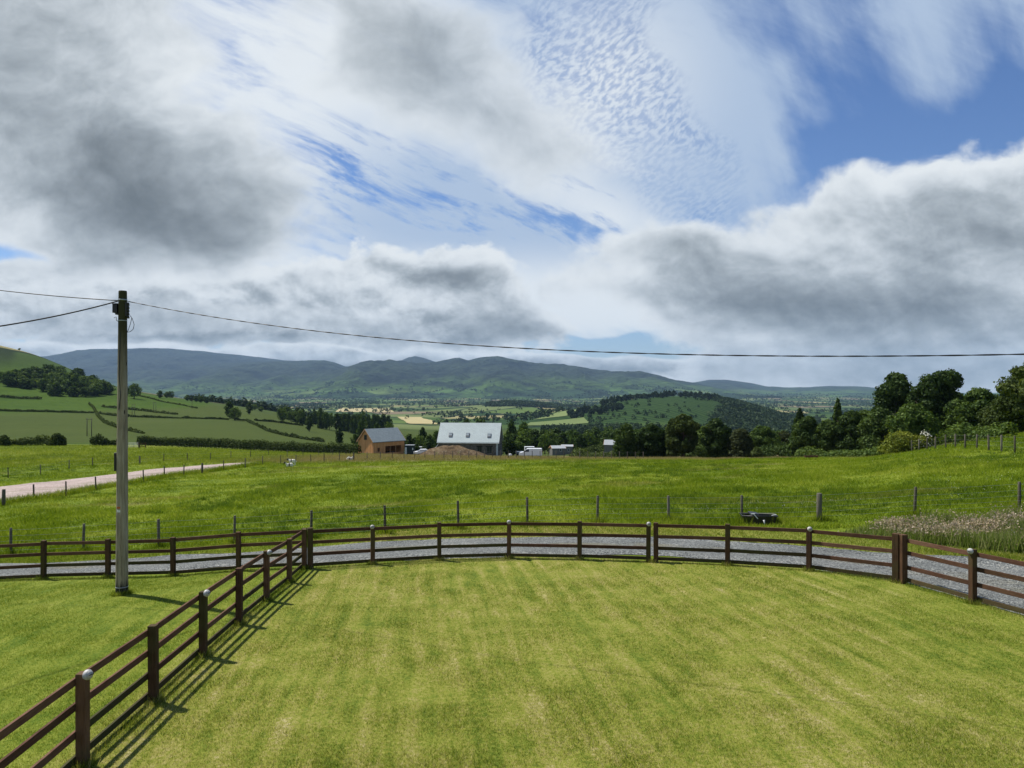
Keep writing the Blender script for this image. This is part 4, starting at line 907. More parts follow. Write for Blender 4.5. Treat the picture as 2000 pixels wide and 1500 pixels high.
vehicle('white_car', atd(808, 182), radians(8), 'low white car half hidden behind the soil heap', 'car', car_prof, 1.75, (0.8, 3.3),
        [('side_window', [(1.15, s*0.86, 1.0), (3.3, s*0.86, 1.0), (2.95, s*0.84, 1.36), (1.65, s*0.84, 1.36)]) for s in (-1, 1)]+[('windscreen', [(0.98, -0.75, 1.0), (1.58, -0.7, 1.415), (1.58, 0.7, 1.415), (0.98, 0.75, 1.0)])], 4.1)
# livestock trailer behind the van
root = empty('box_trailer', atd(1025, 196), radians(3)); tag(root, 'white framed box trailer with dark open back behind the van', 'trailer')
mb = MB(); mb.box((1.3, 0.9, 2.3), (2.6, 1.9, 0.14)); mb.box((0.08, 0.9, 1.35), (0.16, 1.9, 1.9)); mb.box((2.52, 0.9, 1.35), (0.16, 1.9, 1.9)); mb.box((1.3, 0.9, 0.5), (2.4, 1.9, 0.2)); mb.build('body', M_VAN, root, bevel=0.02)
MB().box((1.3, 1.2, 1.4), (2.2, 1.0, 1.6)).build('shade_block', M_NEARBLACK, root)  # black block stands in for the shaded inside of the trailer
MB().box((-1.2, 0.9, 0.85), (2.2, 1.4, 0.5)).build('drawbar_deck', simple('blue_grey_metal', (0.16, 0.20, 0.26)), root, bevel=0.03)
for wx in (0.9, 1.8):
    for s in (0.0, 1.7): MB().tube([(wx, s, 0.35), (wx, s+0.18, 0.35)], 0.35, 16).build('wheel', M_TYRE, root, True)
MB().tube([(-1.9, 0.5, 0.3), (-1.9, 0.68, 0.3)], 0.3, 16).build('wheel', M_TYRE, root, True)
# site cabin between barn and house
root = empty('site_cabin', atd(791, 206), radians(-5)); tag(root, 'dark cabin with a white door between the barn and the house', 'cabin')
MB().box((1.2, 1.0, 1.2), (2.4, 2.0, 2.5)).build('shell', simple('dark_green_steel', (0.03, 0.045, 0.045)), root, bevel=0.03)
MB().box((0.25, -0.03, 1.0), (0.55, 0.06, 1.9)).build('door', M_WHITE, root); MB().box((1.2, 1.0, 2.52), (2.6, 2.2, 0.1)).build('roof', M_METAL, root)
MB().box((2.2, -0.03, 1.5), (0.3, 0.05, 0.6)).build('window', M_WHITE, root)
root = empty('flatbed_truck', atd(818, 226), radians(5)); tag(root, 'pale truck parked in the trees just left of the house', 'truck')
MB().box((0.8, 0.9, 1.5), (1.5, 1.8, 1.5)).build('cab', M_PVC, root, bevel=0.08); MB().box((2.9, 0.9, 1.3), (2.6, 1.8, 0.5)).build('bed', M_NEARBLACK, root)
MB().box((0.8, -0.02, 1.75), (1.0, 0.05, 0.5)).build('side_window', M_GLASS, root)
for wx in (0.8, 3.5): MB().tube([(wx, 0, 0.4), (wx, 0.2, 0.4)], 0.4, 14).build('wheel', M_TYRE, root, True)
M_SHED = boards('grey_shed_boards', (0.12, 0.12, 0.11), (0.20, 0.20, 0.18), 0.15); M_FELT = simple('pale_shed_roof', (0.34, 0.36, 0.38), (0.28, 0.30, 0.31))
def shed(px, d, rz, W_, D_, he, hr, label, z=0):
    root = empty('garden_shed', atd(px, d)+Vector((0, 0, z)), radians(rz)); tag(root, label, 'shed', 'small sheds beyond the pasture')
    gable_house(root, W_, D_, he, hr, M_SHED, M_FELT, over=0.15, holes_front=[(W_*0.55, W_*0.7, 0.8, 1.6)], t=0.1, rt=0.06, oz=0.15)
    framed_window(root, (0, 0), (W_, 0), W_*0.55, W_*0.7, 0.8, 1.6, 0.1, bars=0)
shed(1079, 196, 12, 3.6, 3.0, 1.6, 2.2, 'grey shed with pale low roof right of the white van', 0.2)
shed(1097, 214, -4, 3.2, 2.6, 2.2, 2.6, 'low pale-roofed shed just behind the grey shed', 0.1)
shed(1180, 205, -14, 4.6, 3.4, 2.4, 3.6, 'grey shed half hidden by the leftmost dark rounded tree', 0.3)
# builders' bag
root = empty('rubble_bag', atd(996, 180)); tag(root, 'small white rubble bag on the grass between house and van', 'bag')
MB().sphere((0, 0, 0.3), 0.5, 12, 8, (1, 0.8, 0.75)).build('sack', M_WHITE, root, True); MB().box((0, 0, 0.6), (0.6, 0.5, 0.12)).build('folded_top', M_WHITE, root, bevel=0.04)

# ---------------------------------------------------------------- sheep
def fleece_mat():
    m, n, b = new_mat('fleece', 0.95, 0.1); P = pos(n, True); f = n.noise(P, 9, 4, 0.6)
    n.put(b.inputs['Base Color'], n.mix(f, (0.60, 0.56, 0.46), (0.80, 0.77, 0.68))); bump(n, b, f, 0.8, 0.03); return m
M_FLEECE = fleece_mat(); M_SFACE = simple('sheep_face', (0.022, 0.018, 0.016)); M_PATCH = simple('brown_fleece', (0.09, 0.065, 0.055))
def skin_obj(name, nodes, edges, mat, root, sub=2):
    me = bpy.data.meshes.new(name); me.from_pydata([q[0] for q in nodes], edges, []); me.materials.append(mat)
    o = bpy.data.objects.new(name, me); COL.objects.link(o); o.parent = root
    md = o.modifiers.new('skin', 'SKIN'); md.use_smooth_shade = True
    sv = me.skin_vertices[0].data
    for i, q in enumerate(nodes): sv[i].radius = (q[1], q[2] if len(q) > 2 else q[1]); sv[i].use_root = (i == 0)
    s2 = o.modifiers.new('sub', 'SUBSURF'); s2.levels = s2.render_levels = sub
    return o
def sheep(loc, rz, pose, label):
    root = empty('sheep', loc, rz); root.scale = (0.82, 0.82, 0.82); tag(root, label, 'sheep', 'black faced sheep in the pasture')
    drop = -0.36 if pose == 'lying' else 0.0
    hd = (0.62, 0.98) if pose != 'graze' else (0.66, 0.30)
    N_ = [((0, 0, 0.66+drop), 0.25, 0.27), ((-0.28, 0, 0.68+drop), 0.25, 0.27), ((-0.48, 0, 0.68+drop), 0.17, 0.2), ((0.26, 0, 0.67+drop), 0.23, 0.26), ((0.42, 0, 0.72+drop), 0.15, 0.17)]
    E = [(0, 1), (1, 2), (0, 3), (3, 4)]
    nz = hd[1]+drop*0.8; N_ += [((0.52, 0, (0.72+drop)*0.5+nz*0.5), 0.10, 0.11), ((hd[0], 0, nz), 0.085, 0.09), ((hd[0]+0.12, 0, nz-0.08), 0.06, 0.055), ((hd[0]+0.2, 0, nz-0.13), 0.042, 0.04)]
    E += [(4, 5), (5, 6), (6, 7), (7, 8)]
    k_ = len(N_)
    for (x, par) in ((0.30, 3), (-0.36, 1)):
        for s in (-1, 1):
            if pose == 'lying':
                N_ += [((x, s*0.13, 0.22), 0.08), ((x+0.16, s*0.17, 0.10), 0.04), ((x-0.04, s*0.18, 0.05), 0.025)]
            else:
                kx = 0.03 if x > 0 else -0.07
                N_ += [((x, s*0.11, 0.46), 0.09), ((x+kx, s*0.12, 0.25), 0.035), ((x+0.01, s*0.12, 0.02), 0.028)]
            E += [(par, k_), (k_, k_+1), (k_+1, k_+2)]; k_ += 3
    skin_obj('body', N_, E, M_FLEECE, root)
    hx = hd[0]; MB().sphere((hx+0.10, 0, nz-0.055), 0.125, 14, 10, (1.55, 0.85, 0.95), Matrix.Rotation(0.6, 3, 'Y')).build('face', M_SFACE, root, True)
    for s in (-1, 1): MB().sphere((hx-0.01, s*0.13, nz+0.04), 0.075, 10, 6, (0.45, 1.0, 0.3)).build('ear', M_SFACE, root, True)
    MB().sphere((0.10, 0.0, 0.69+drop), 0.26, 14, 10, (0.62, 1.09, 1.07)).build('saddle_patch', M_PATCH, root, True)
    MB().sphere((-0.60, 0, 0.60+drop), 0.07, 8, 6, (0.6, 0.6, 1.5)).build('tail', M_FLEECE, root, True)
p = at(566, 912); sheep(p, radians(205), 'lying', 'white sheep lying in the grass with its dark face left, in front of its partner')
p = at(566, 912); p = atd(571, p.y+3.2); sheep(p, radians(176), 'stand', 'sheep with raised dark head facing left, the rear one of the pair')
p = at(683, 899); sheep(p, radians(-14), 'lying', 'lone white sheep lying with its dark head to the right, before the barn')
# ---------------------------------------------------------------- field gate and hill poles
root = empty('field_gate', atd(250, 158), 0.1); tag(root, 'metal field gate in the gap of the hedge right of the pole', 'gate')
mb = MB()
for i in range(5): mb.tube([(0, 0, 0.2+0.22*i), (2.2, 0, 0.2+0.22*i)], 0.025, 6)
for x_ in (0, 1.1, 2.2): mb.tube([(x_, 0, 0.05), (x_, 0, 1.1)], 0.03, 6)
mb.build('gate_frame', M_METAL, root)
for x_ in (-0.15, 2.4): MB().tube([(x_, 0, -0.2), (x_, 0, 1.3)], 0.09, 8).build('gate_post', M_STAKE, root)
root = empty('timber_rails', atd(271, 158), 0.1); tag(root, 'short run of dark timber rails beside the metal gate', 'fence')
for x_ in (0, 1.4): MB().box((x_, 0, 0.5), (0.14, 0.14, 1.3)).build('post', M_POST, root)
for i in range(3): MB().bar((0, -0.09, 0.35+0.32*i), (1.4, -0.09, 0.35+0.32*i), 0.04, 0.1).build('rail', M_RAIL, root)
def hpole(px, base, h, label, twin=True, dx=0.0):
    p_ = at(px, base, dmin=200); root = empty('power_pole', p_); tag(root, label, 'utility pole', 'wooden power poles on the far hillside')
    MB().tube([(0, 0, -0.5), (0, 0, h)], [0.17, 0.13], 8).build('shaft', M_STAKE, root, True)
    if twin: MB().tube([(1.5, 0.4, -0.7), (1.5, 0.4, h)], [0.17, 0.13], 8).build('shaft', M_STAKE, root, True); MB().box((0.75, 0.2, h-0.5), (2.2, 0.15, 0.16), rz=0.26).build('crossarm', M_STAKE, root)
    else: MB().box((0, 0, h-0.4), (1.6, 0.12, 0.14)).build('crossarm', M_STAKE, root)
hpole(170, 852, 7.0, 'twin power pole in the dull meadow left of the telegraph pole')
hpole(258, 812, 8.0, 'twin power pole just right of the telegraph pole on the hillside')
hpole(300, 806, 8.0, 'twin power pole on the hillside farther right, by a hedge')
hpole(375, 798, 8.0, 'lone single power pole high on the slope', False)
# ================================================================ foliage
def leaf_mat(name, dark, mid, lite, tr=0.35, scale=0.6, tint=None):
    m, n, b = new_mat(name); nt = m.node_tree; nt.nodes.remove(b)
    P = pos(n, True); oi = n.new('ShaderNodeObjectInfo').outputs['Random']
    isl = n.new('ShaderNodeNewGeometry').outputs['Random Per Island']
    f = n.noise(n.vm('ADD', P, n.vm('SCALE', (3.0, 5.0, 7.0), None, n.mul(oi, 9))), scale, 3, 0.6)
    t = n.add(n.mul(n.sub(f, 0.5), 1.3), n.mul(n.sub(isl, 0.5), 0.75), n.mul(n.sub(oi, 0.5), 0.45), 0.5)
    c = n.ramp(t, [(0.0, dark), (0.5, mid), (1.0, lite)])
    d = n.new('ShaderNodeBsdfDiffuse'); tl = n.new('ShaderNodeBsdfTranslucent'); mx = n.new('ShaderNodeMixShader'); gl = n.new('ShaderNodeBsdfGlossy'); m2 = n.new('ShaderNodeMixShader')
    n.put(d.inputs[0], c); n.put(tl.inputs[0], n.mix(1.0, c, (1.15, 1.1, 0.45), 'MULTIPLY')); mx.inputs[0].default_value = tr
    gl.inputs['Roughness'].default_value = 0.55; gl.inputs['Color'].default_value = (0.5, 0.6, 0.4, 1); m2.inputs[0].default_value = 0.018
    n.L.new(d.outputs[0], mx.inputs[1]); n.L.new(tl.outputs[0], mx.inputs[2]); n.L.new(mx.outputs[0], m2.inputs[1]); n.L.new(gl.outputs[0], m2.inputs[2])
    n.L.new(m2.outputs[0], nt.nodes['Material Output'].inputs[0]); return m
M_LEAF = {'dark': leaf_mat('leaves_dark', (0.012, 0.026, 0.007), (0.032, 0.060, 0.013), (0.076, 0.116, 0.025)),
          'mid': leaf_mat('leaves_mid', (0.020, 0.042, 0.009), (0.056, 0.098, 0.018), (0.12, 0.17, 0.036)),
          'olive': leaf_mat('leaves_olive', (0.022, 0.036, 0.009), (0.054, 0.078, 0.018), (0.105, 0.135, 0.036)),
          'russet': leaf_mat('leaves_russet', (0.020, 0.027, 0.010), (0.042, 0.052, 0.020), (0.075, 0.088, 0.034)),
          'yellow': leaf_mat('leaves_yellow', (0.055, 0.075, 0.010), (0.14, 0.17, 0.020), (0.26, 0.27, 0.040)),
          'far': leaf_mat('leaves_far', (0.008, 0.018, 0.009), (0.017, 0.034, 0.015), (0.034, 0.056, 0.022), 0.2, 0.05),
          'hedge': leaf_mat('leaves_hedge', (0.016, 0.028, 0.006), (0.038, 0.060, 0.012), (0.085, 0.11, 0.030), 0.3, 0.8)}
M_BARK = simple('bark', (0.075, 0.060, 0.045), (0.035, 0.028, 0.02), scale=2.0, stretch=(6, 6, 1), bmp=0.5)
M_BLOSSOM = simple('white_blossom', (0.62, 0.60, 0.50), (0.40, 0.40, 0.30))
def leaf_quads(C, Nn, size, rg, elong=1.0):
    """leaf-sized faces at C, facing roughly Nn"""
    k = len(C); Nn = Nn+rg.normal(0, 0.55, (k, 3)); Nn /= np.linalg.norm(Nn, axis=1)[:, None]+1e-9
    r = rg.normal(0, 1, (k, 3)); a = np.cross(Nn, r); a /= np.linalg.norm(a, axis=1)[:, None]+1e-9; b = np.cross(Nn, a)
    s = (size*(0.55+0.9*rg.random(k)))[:, None]
    j = lambda: 0.75+0.5*rg.random((k, 1))
    V = np.stack([C-a*s*j()*elong, C-b*s*0.7*j()+Nn*s*0.15, C+a*s*j()*elong, C+b*s*0.7*j()-Nn*s*0.1], 1).reshape(-1, 3)
    return V, np.arange(k*4).reshape(-1, 4)
def sph(rg, k):
    v = rg.normal(0, 1, (k, 3)); return v/np.linalg.norm(v, axis=1)[:, None]
def crown_pts(h, w, kind, n, rg):
    """centres and outward directions of leaf clumps for a crown of height h, width w"""
    C = []; D = []
    if kind == 'conifer':
        z = h*(0.06+0.94*(1-np.sqrt(rg.random(n)))); ang = rg.random(n)*2*pi
        tier = 0.72+0.28*np.abs(np.sin(z/h*pi*9+ang*0.5)); br = 0.75+0.35*vnoise(ang*2.2, z/h*9, 5)
        R_ = w/2*(1-z/h)**0.8*tier*br+0.02*w; rr_ = R_*np.sqrt(0.25+0.75*rg.random(n))
        return np.stack([rr_*np.cos(ang), rr_*np.sin(ang), z-rr_*0.25], 1), np.stack([np.cos(ang), np.sin(ang), 0.5+0*ang], 1)
    base = {'round': 0.16, 'open': 0.22, 'column': 0.02, 'bush': 0.0, 'spread': 0.2}[kind]
    nl = {'round': 46, 'open': 40, 'column': 50, 'bush': 34, 'spread': 46}[kind]
    L = []
    for i in range(nl):
        t = (i+0.5)/nl; zz = base+(1-base)*t*0.97
        if kind == 'column': prof = 1.0*min(1, (1-t)*3.0+0.15)**0.6*(0.82+0.18*sin(t*3))
        elif kind == 'bush': prof = math.sqrt(max(0.02, 1-t*t))
        elif kind == 'spread': prof = math.sqrt(max(0.02, 1-(1.7*t-0.85)**2))**0.8
        else: prof = math.sqrt(max(0.02, 1-(2*t-0.92)**2))
        a = rg.random()*2*pi; lr = w*{'round': 0.165, 'open': 0.125, 'column': 0.18, 'bush': 0.21, 'spread': 0.14}[kind]*(0.75+0.6*rg.random())
        rad = max(0, w/2*prof-lr*0.85)*(0.35+0.72*rg.random()**0.5)
        L.append((rad*cos(a), rad*sin(a), min(h-lr*0.55, zz*h), lr, lr*(0.62+0.25*rg.random())))
    if kind in ('round', 'column', 'bush', 'spread'): L.append((0, 0, h*0.5*(1+base), w*0.30, h*0.32))
    wts = np.array([l[3]**2 for l in L]); wts /= wts.sum(); cnt = rg.multinomial(n, wts)
    for l, c in zip(L, cnt):
        d = sph(rg, c); r = 0.62+0.42*rg.random(c)**0.6; bmpn = 1+0.22*vnoise(d[:, 0]*3+l[0], d[:, 1]*3+d[:, 2]*2.2, 7)
        C.append(np.array(l[:3])+d*(r*bmpn)[:, None]*np.array([l[3], l[3], l[4]])); D.append(d+np.array([0, 0, 0.25]))
    C = np.concatenate(C); D = np.concatenate(D); C[:, 2] = np.maximum(C[:, 2], 0.03*h); return C, D
def trunk_mesh(h, w, kind, rg, parent, segs=8):
    mb = MB(); r = max(0.05, 0.022*h+0.012*w); top = h*(0.93 if kind == 'conifer' else 0.68)
    pts = [(0, 0, -0.5), (0, 0, 0.06*h)]+[(rg.normal(0, 0.012*h), rg.normal(0, 0.012*h), top*t) for t in (0.35, 0.65, 1.0)]
    mb.tube(pts, [r*1.5, r*1.1, r*0.85, r*0.55, r*0.15], segs)
    if kind != 'conifer':
        for i in range(6):
            a = i*2.4+rg.random(); z0 = h*(0.22+0.07*i); L_ = w*0.36
            p0 = Vector((0, 0, z0)); p2 = Vector((cos(a)*L_, sin(a)*L_, min(h*0.9, z0+h*0.26))); p1 = p0.lerp(p2, 0.5)+Vector((0, 0, -0.03*h))
            mb.tube([p0, p1, p2], [r*0.5, r*0.3, r*0.08], 5)
    return mb.build('trunk', M_BARK, parent, True)
def make_tree(h, w, kind, n, leaf, mat, seed, name='tree', trunk=True):
    rg = np.random.default_rng(seed); root = empty(name)
    C, D = crown_pts(h, w, kind, n, rg); V, Fq = leaf_quads(C, D, leaf, rg)
    mesh_np('crown', V, Fq, M_LEAF[mat], root)
    if trunk: trunk_mesh(h, w, kind, rg, root)
    return root
KINDNAME = {'conifer': 'conifer_tree', 'bush': 'bush', 'round': 'broadleaf_tree', 'open': 'broadleaf_tree', 'column': 'broadleaf_tree', 'spread': 'broadleaf_tree'}
def near_tree(px, d, top, wpx, kind, mat, label, n=7000, leaf=None, sink=0.0, group=None, cat='tree'):
    p = atd(px, d); p.z -= sink; h = max(1.0, zpix(top, d)-p.z); w = wpx/F*d
    root = make_tree(h, w, kind, n, leaf or max(0.09, 0.0085*d*0.11+0.011*w), mat, int(px*7+d), KINDNAME[kind]); root.location = p; root.rotation_euler.z = random.random()*6
    return tag(root, label, cat, group)
G1 = 'dark trees along the far edge of the pasture'
for a in [
 (1222,146,829,50,'column','dark','leftmost dark rounded tree at the pasture edge, like a tall bush'),
 (1272,147,831,66,'column','dark','second dark rounded tree from the left at the pasture edge'),
 (1310,158,846,46,'round','dark','narrow dark tree filling the gap behind the two rounded trees'),
 (1334,143,811,72,'open','olive','ragged olive green tree with uneven top at the pasture edge'),
 (1312,143,817,26,'column','olive','slim olive tree leaning against the ragged olive one on its left'),
 (1398,146,821,66,'round','dark','dark tree between the ragged olive tree and the russet tree'),
 (1372,156,836,60,'round','mid','mid green tree partly behind the ragged olive one'),
 (1446,143,840,60,'bush','russet','dull russet tree low at the pasture edge'),
 (1492,150,836,64,'round','mid','leafy green tree right of the russet tree'),
 (1531,152,846,60,'round','russet','brownish tree beside a whitish shrub, before the pointed conifer'),
 (1562,136,796,66,'conifer','dark','dark conifer standing alone left of the big trees'),
 (1578,122,817,70,'column','dark','dark leafy tree just right of the first conifer'),
 (1636,130,776,58,'conifer','dark','slim pointed conifer rising above the dark tree mass'),
 (1617,120,822,62,'column','dark','dark broad tree under the slim conifer'),
 (1663,118,806,74,'column','dark','dark broad tree right of the slim conifer'),
 (1716,114,801,86,'column','dark','wide dark tree behind the yellow-green bush on its left'),
 (1783,104,792,104,'column','mid','wide green tree directly behind the yellow-green bush'),
 (1750,128,731,96,'round','dark','tall round-topped tree, the left one of the two tallest'),
 (1835,116,728,118,'spread','dark','tallest tree with lopsided branching top, right of the round-topped one'),
 (1868,120,768,70,'open','dark','dark open tree under the right side of the tallest tree'),
 (1915,108,760,84,'round','mid','green tree between the tallest tree and the one cut by the frame'),
 (1690,124,806,110,'column','dark','broad dark tree deep in the mass behind the slim conifer'),
 (1880,112,784,100,'column','mid','dense green tree below the tallest pair on the right'),
 (1955,98,790,80,'column','olive','olive tree filling the ground left of the frame-edge tree'),
 (2012,92,724,130,'round','olive','large tree cut off by the right edge of the frame'),
 (1980,110,760,80,'column','dark','dark tree behind the frame-edge tree'),
 (2042,70,688,150,'open','olive','pale leafy branches of a taller tree reaching in at the right edge'),
]:
    near_tree(*a[:7], n=16000 if a[3] > 60 else 9000, group=G1)
near_tree(1478,140,876,30,'bush','olive','pale flowering shrub at the foot of the brownish tree', n=1500, cat='bush')
near_tree(1762,84,848,88,'bush','yellow','bright yellow-green rounded bush at the end of the stake fence', n=9000, leaf=0.10, cat='bush')
near_tree(1806,83,851,44,'bush','yellow','paler bush with white blossom right of the yellow-green bush', n=3000, leaf=0.10, cat='bush')
rg = np.random.default_rng(5); p = atd(1806, 82.5)
C, D = crown_pts(2.0, 2.4, 'bush', 230, rg); V, Fq = leaf_quads(C*1.04, D, 0.09, rg)
bl = mesh_np('blossom', V, Fq, M_BLOSSOM); bl.parent = [o for o in bpy.data.objects if o.get('label', '').startswith('paler bush')][0]
# --- copies for the middle distance
def protos(kinds, n, leaf, h, w, mats, seed, trunk=True):
    out = []
    for i, (k_, m_) in enumerate(zip(kinds, mats)): out.append((make_tree(h[i], w[i], k_, n, leaf, m_, seed+i, KINDNAME[k_], trunk), h[i], w[i]))
    return out
PM = protos(['round', 'spread', 'column', 'conifer', 'round', 'open'], 1500, 0.42, [10, 10, 9, 13, 9, 10], [9, 11, 7.5, 6, 9, 9], ['dark', 'mid', 'dark', 'dark', 'mid', 'mid'], 300)
USED = set()
def put(P_, idx, loc, h, w, label, group, cat='tree'):
    pr, ph, pw = P_[idx]
    if (id(P_), idx) in USED: c = copy_tree(pr)
    else: USED.add((id(P_), idx)); c = pr
    c.location = loc; c.rotation_euler.z = random.random()*6.28; c.scale = (w/pw, w/pw, h/ph); tag(c, label, cat, group); return c
def mid_tree(px, d, top, wpx, idx, label, group):
    p = atd(px, d); h = max(2.0, zpix(top, d)-p.z); return put(PM, idx, p, h, wpx/F*d, label, group)
g = 'trees around the barn and the house'
lb = 'green tree in the clump between the orange barn and the stone house'
for a in [(783,222,855,24,0),(800,236,848,26,2),(818,240,852,28,1),(838,228,850,30,0),(852,236,842,26,4),(812,216,866,22,2),(838,216,862,26,2),(770,250,846,26,1),(826,262,836,22,0)]:
    mid_tree(*a, lb, g)
lb = 'rounded green tree beside the right end of the stone house'
for a in [(990,214,851,40,0),(1018,216,852,44,4),(1003,226,848,40,0)]: mid_tree(*a, lb, g)
lb = 'tree in the belt behind the white van and the sheds'
random.seed(21)
for i, (x0, x1, d0, d1, t0, t1, nn) in enumerate([(980,1200,260,330,838,852,15),(1000,1300,330,420,835,846,16),(1180,1290,240,300,838,850,6),(1300,1560,230,420,836,852,14)]):
    for j in range(nn):
        px = x0+(x1-x0)*(j+random.random())/nn; d = random.uniform(d0, d1)
        mid_tree(px, d, random.uniform(t0, t1), random.uniform(30, 44)*(280/d)**0.4, random.choice((0, 1, 2, 4, 5, 0)), lb, 'belt of trees behind the sheds')
for a in [(1000,250,822,24,0),(938,420,817,30,1),(912,460,820,24,0),(1022,300,826,30,1)]: mid_tree(*a, 'tree whose crown shows above the pale house roof', g)
lb = 'tree in the dark row above the orange barn'
for j in range(15): mid_tree(628+9.2*j+random.uniform(-3, 3), random.uniform(560, 620), random.uniform(803, 812)+0.10*abs(j-7), random.uniform(16, 24), random.choice((0, 1, 2, 4)), lb, 'row of trees beyond the long hedge')
lb = 'tree in the tall clump left of the dark row, conifers among them'
for j in range(13):
    mid_tree(552+6.0*j+random.uniform(-3, 3), random.uniform(560, 700), random.uniform(792, 806), random.uniform(14, 24), random.choice((0, 1, 3, 3, 4)), lb, 'clump of trees beyond the long hedge')
for px, d, top, w, i, lb in [(449,520,784,22,0,'lone round tree on the slope, left one of a touching pair'),(458,500,796,26,1,'lone round tree on the slope, right one of a touching pair'),(487,640,786,16,0,'small tree at the foot of the slope right of the touching pair'),
      (262,700,750,28,1,'round tree on the slope just right of the telegraph pole'),(247,720,756,18,0,'small tree half hidden by the telegraph pole'),(312,760,763,15,0,'small tree on the slope skyline, first one right of the round tree'),
      (663,330,834,16,2,'thin dark tree standing alone left of the orange barn'),(604,480,812,18,0,'dark low tree at the lower end of the hillside'),(693,300,848,20,5,'pale loose tree just left of the orange barn roof'),(38,930,680,6,4,'tiny lone tree on the hilltop skyline'),
      (590,700,800,18,3,'conifer among the trees at the foot of the slope'),(706,400,822,22,4,'round tree in front of the dark row'),(735,330,828,26,0,'dark round tree right above the barn ridge'),(760,360,826,24,1,'leafy tree between barn ridge and valley fields')]:
    mid_tree(px, d, top, w, i, lb, 'single trees on the slopes')
lb = 'small tree on the skyline row of the left slope'
for px, top in [(326,765),(334,764),(366,771),(374,772),(383,773),(392,774),(404,776),(497,790),(510,794)]: mid_tree(px, 850, top, 13, random.choice((0, 1, 4)), lb, 'skyline trees of the left slope')
# hillside wood on the left
lb = 'dark leafy tree in the hanging wood on the left hill'
random.seed(4); k = 0
def wood_edge(px): return np.interp(px, [0, 60, 110, 150, 200, 225], [738, 728, 720, 728, 752, 768]), np.interp(px, [0, 60, 100, 150, 200, 225], [752, 762, 772, 779, 772, 770])
PW = protos(['round', 'spread', 'round', 'column', 'spread'], 650, 0.75, [11, 11, 12, 10, 11], [12, 13, 11, 10, 12], ['dark', 'dark', 'mid', 'dark', 'mid'], 400)
for i in range(600):
    px = random.uniform(-30, 215); lo, hi = wood_edge(px); py = random.uniform(lo+8, hi)
    if px < 60 and random.random() < (60-px)/80: continue
    if k >= 88: break
    p = at(px, py, dmin=350, dmax=1000)
    if p.y > 990: continue
    k += 1; put(PW, random.randrange(5), p, random.uniform(8, 12), random.uniform(10, 15), lb, 'trees of the wood on the left hill')
for j in range(9): put(PW, random.randrange(5), at(-15+random.uniform(0, 60), random.uniform(742, 756), dmin=350), 9, 11, lb, 'trees of the wood on the left hill')
# ridge trees on the round hill
lb = 'tall conifer on the crest of the round wooded hill'
PC = protos(['conifer', 'conifer', 'round', 'round'], 260, 1.3, [16, 18, 12, 11], [7, 6, 11, 12], ['far', 'far', 'far', 'far'], 500)
for px, kk, h in [(1142,0,15),(1200,1,17),(1206,0,13),(1283,0,15),(1297,1,16),(1302,0,17),(1371,0,14),(1378,1,15),(1186,1,16),(1193,0,14),(1367,1,13),(1290,0,13)]:
    p = atd(px, 1690+random.uniform(-30, 30)); put(PC, kk, p, h, 7, lb, 'conifers on the round hill')
lb = 'rounded tree in the crest row of the round wooded hill'
for j in range(52):
    px = 1175+4.4*j+random.uniform(-2, 2)
    if 1318 < px < 1324: continue
    p = atd(px, random.uniform(1600, 1720)); put(PC, 2+j % 2, p, random.uniform(9, 14), random.uniform(10, 15), lb, 'crest trees on the round hill')
lb = 'tree in the dark row climbing the left flank of the round hill'
for j in range(34):
    px = 1112+3.1*j; p = atd(px+random.uniform(-2, 2), random.uniform(1330, 1480)); put(PC, random.choice((2, 3, 2, 0)), p, random.uniform(9, 14), random.uniform(9, 13), lb, 'trees on the left flank of the round hill')
# --- far woods as one mass each
def woodland(name, pts, hs, n, leaf, label, mat='far', seed=1):
    rg = np.random.default_rng(seed); VV = []; k_ = len(pts)
    q = sph(rg, k_*n); q[:, 2] = np.abs(q[:, 2]*0.9)+0.05; hh = np.repeat(hs, n)
    C = np.repeat(pts, n, 0)+q*np.stack([hh*0.52, hh*0.52, hh*0.9], 1)*(0.7+0.35*rg.random((k_*n, 1)))
    V, Fq = leaf_quads(C, q+np.array([0, 0, .2]), 1.0, rg)
    V = np.repeat(C, 4, 0)+(V-np.repeat(C, 4, 0))*np.repeat(hh*leaf, 4)[:, None]
    o = mesh_np(name, V, Fq, M_LEAF[mat]); return tag(o, label, 'woodland', kind='stuff')
rg = np.random.default_rng(11)
# right flank of the round hill
px = rg.uniform(1375, 1600, 5200); d = rg.uniform(1080, 1900, 5200); u = (px-CX)/F
edge = np.interp(d, [1080, 1300, 1500, 1700, 1900], [1390, 1405, 1420, 1405, 1380])
ok = (px > edge+rg.normal(0, 10, 5200)); px = px[ok]; d = d[ok]; x = (px-CX)/F*d
woodland('woodland', np.stack([x, d, H(x, d)], 1), rg.uniform(7, 13, len(x)), 26, 0.17, 'mixed wood covering the right flank of the round hill', 'far', 2)
px = rg.uniform(1060, 1620, 1500); d = rg.uniform(900, 1120, 1500); x = (px-CX)/F*d
woodland('woodland', np.stack([x, d, H(x, d)], 1), rg.uniform(4, 8, len(x)), 26, 0.17, 'belt of woodland at the foot of the round hill', 'far', 3)
k_ = 80; px = rg.uniform(1150, 1420, k_); d = rg.uniform(1130, 1600, k_); x = (px-CX)/F*d
woodland('woodland', np.stack([x, d, H(x, d)], 1), rg.uniform(4, 9, k_), 30, 0.17, 'young trees dotted thinly over the round hill plantation', 'far', 8)
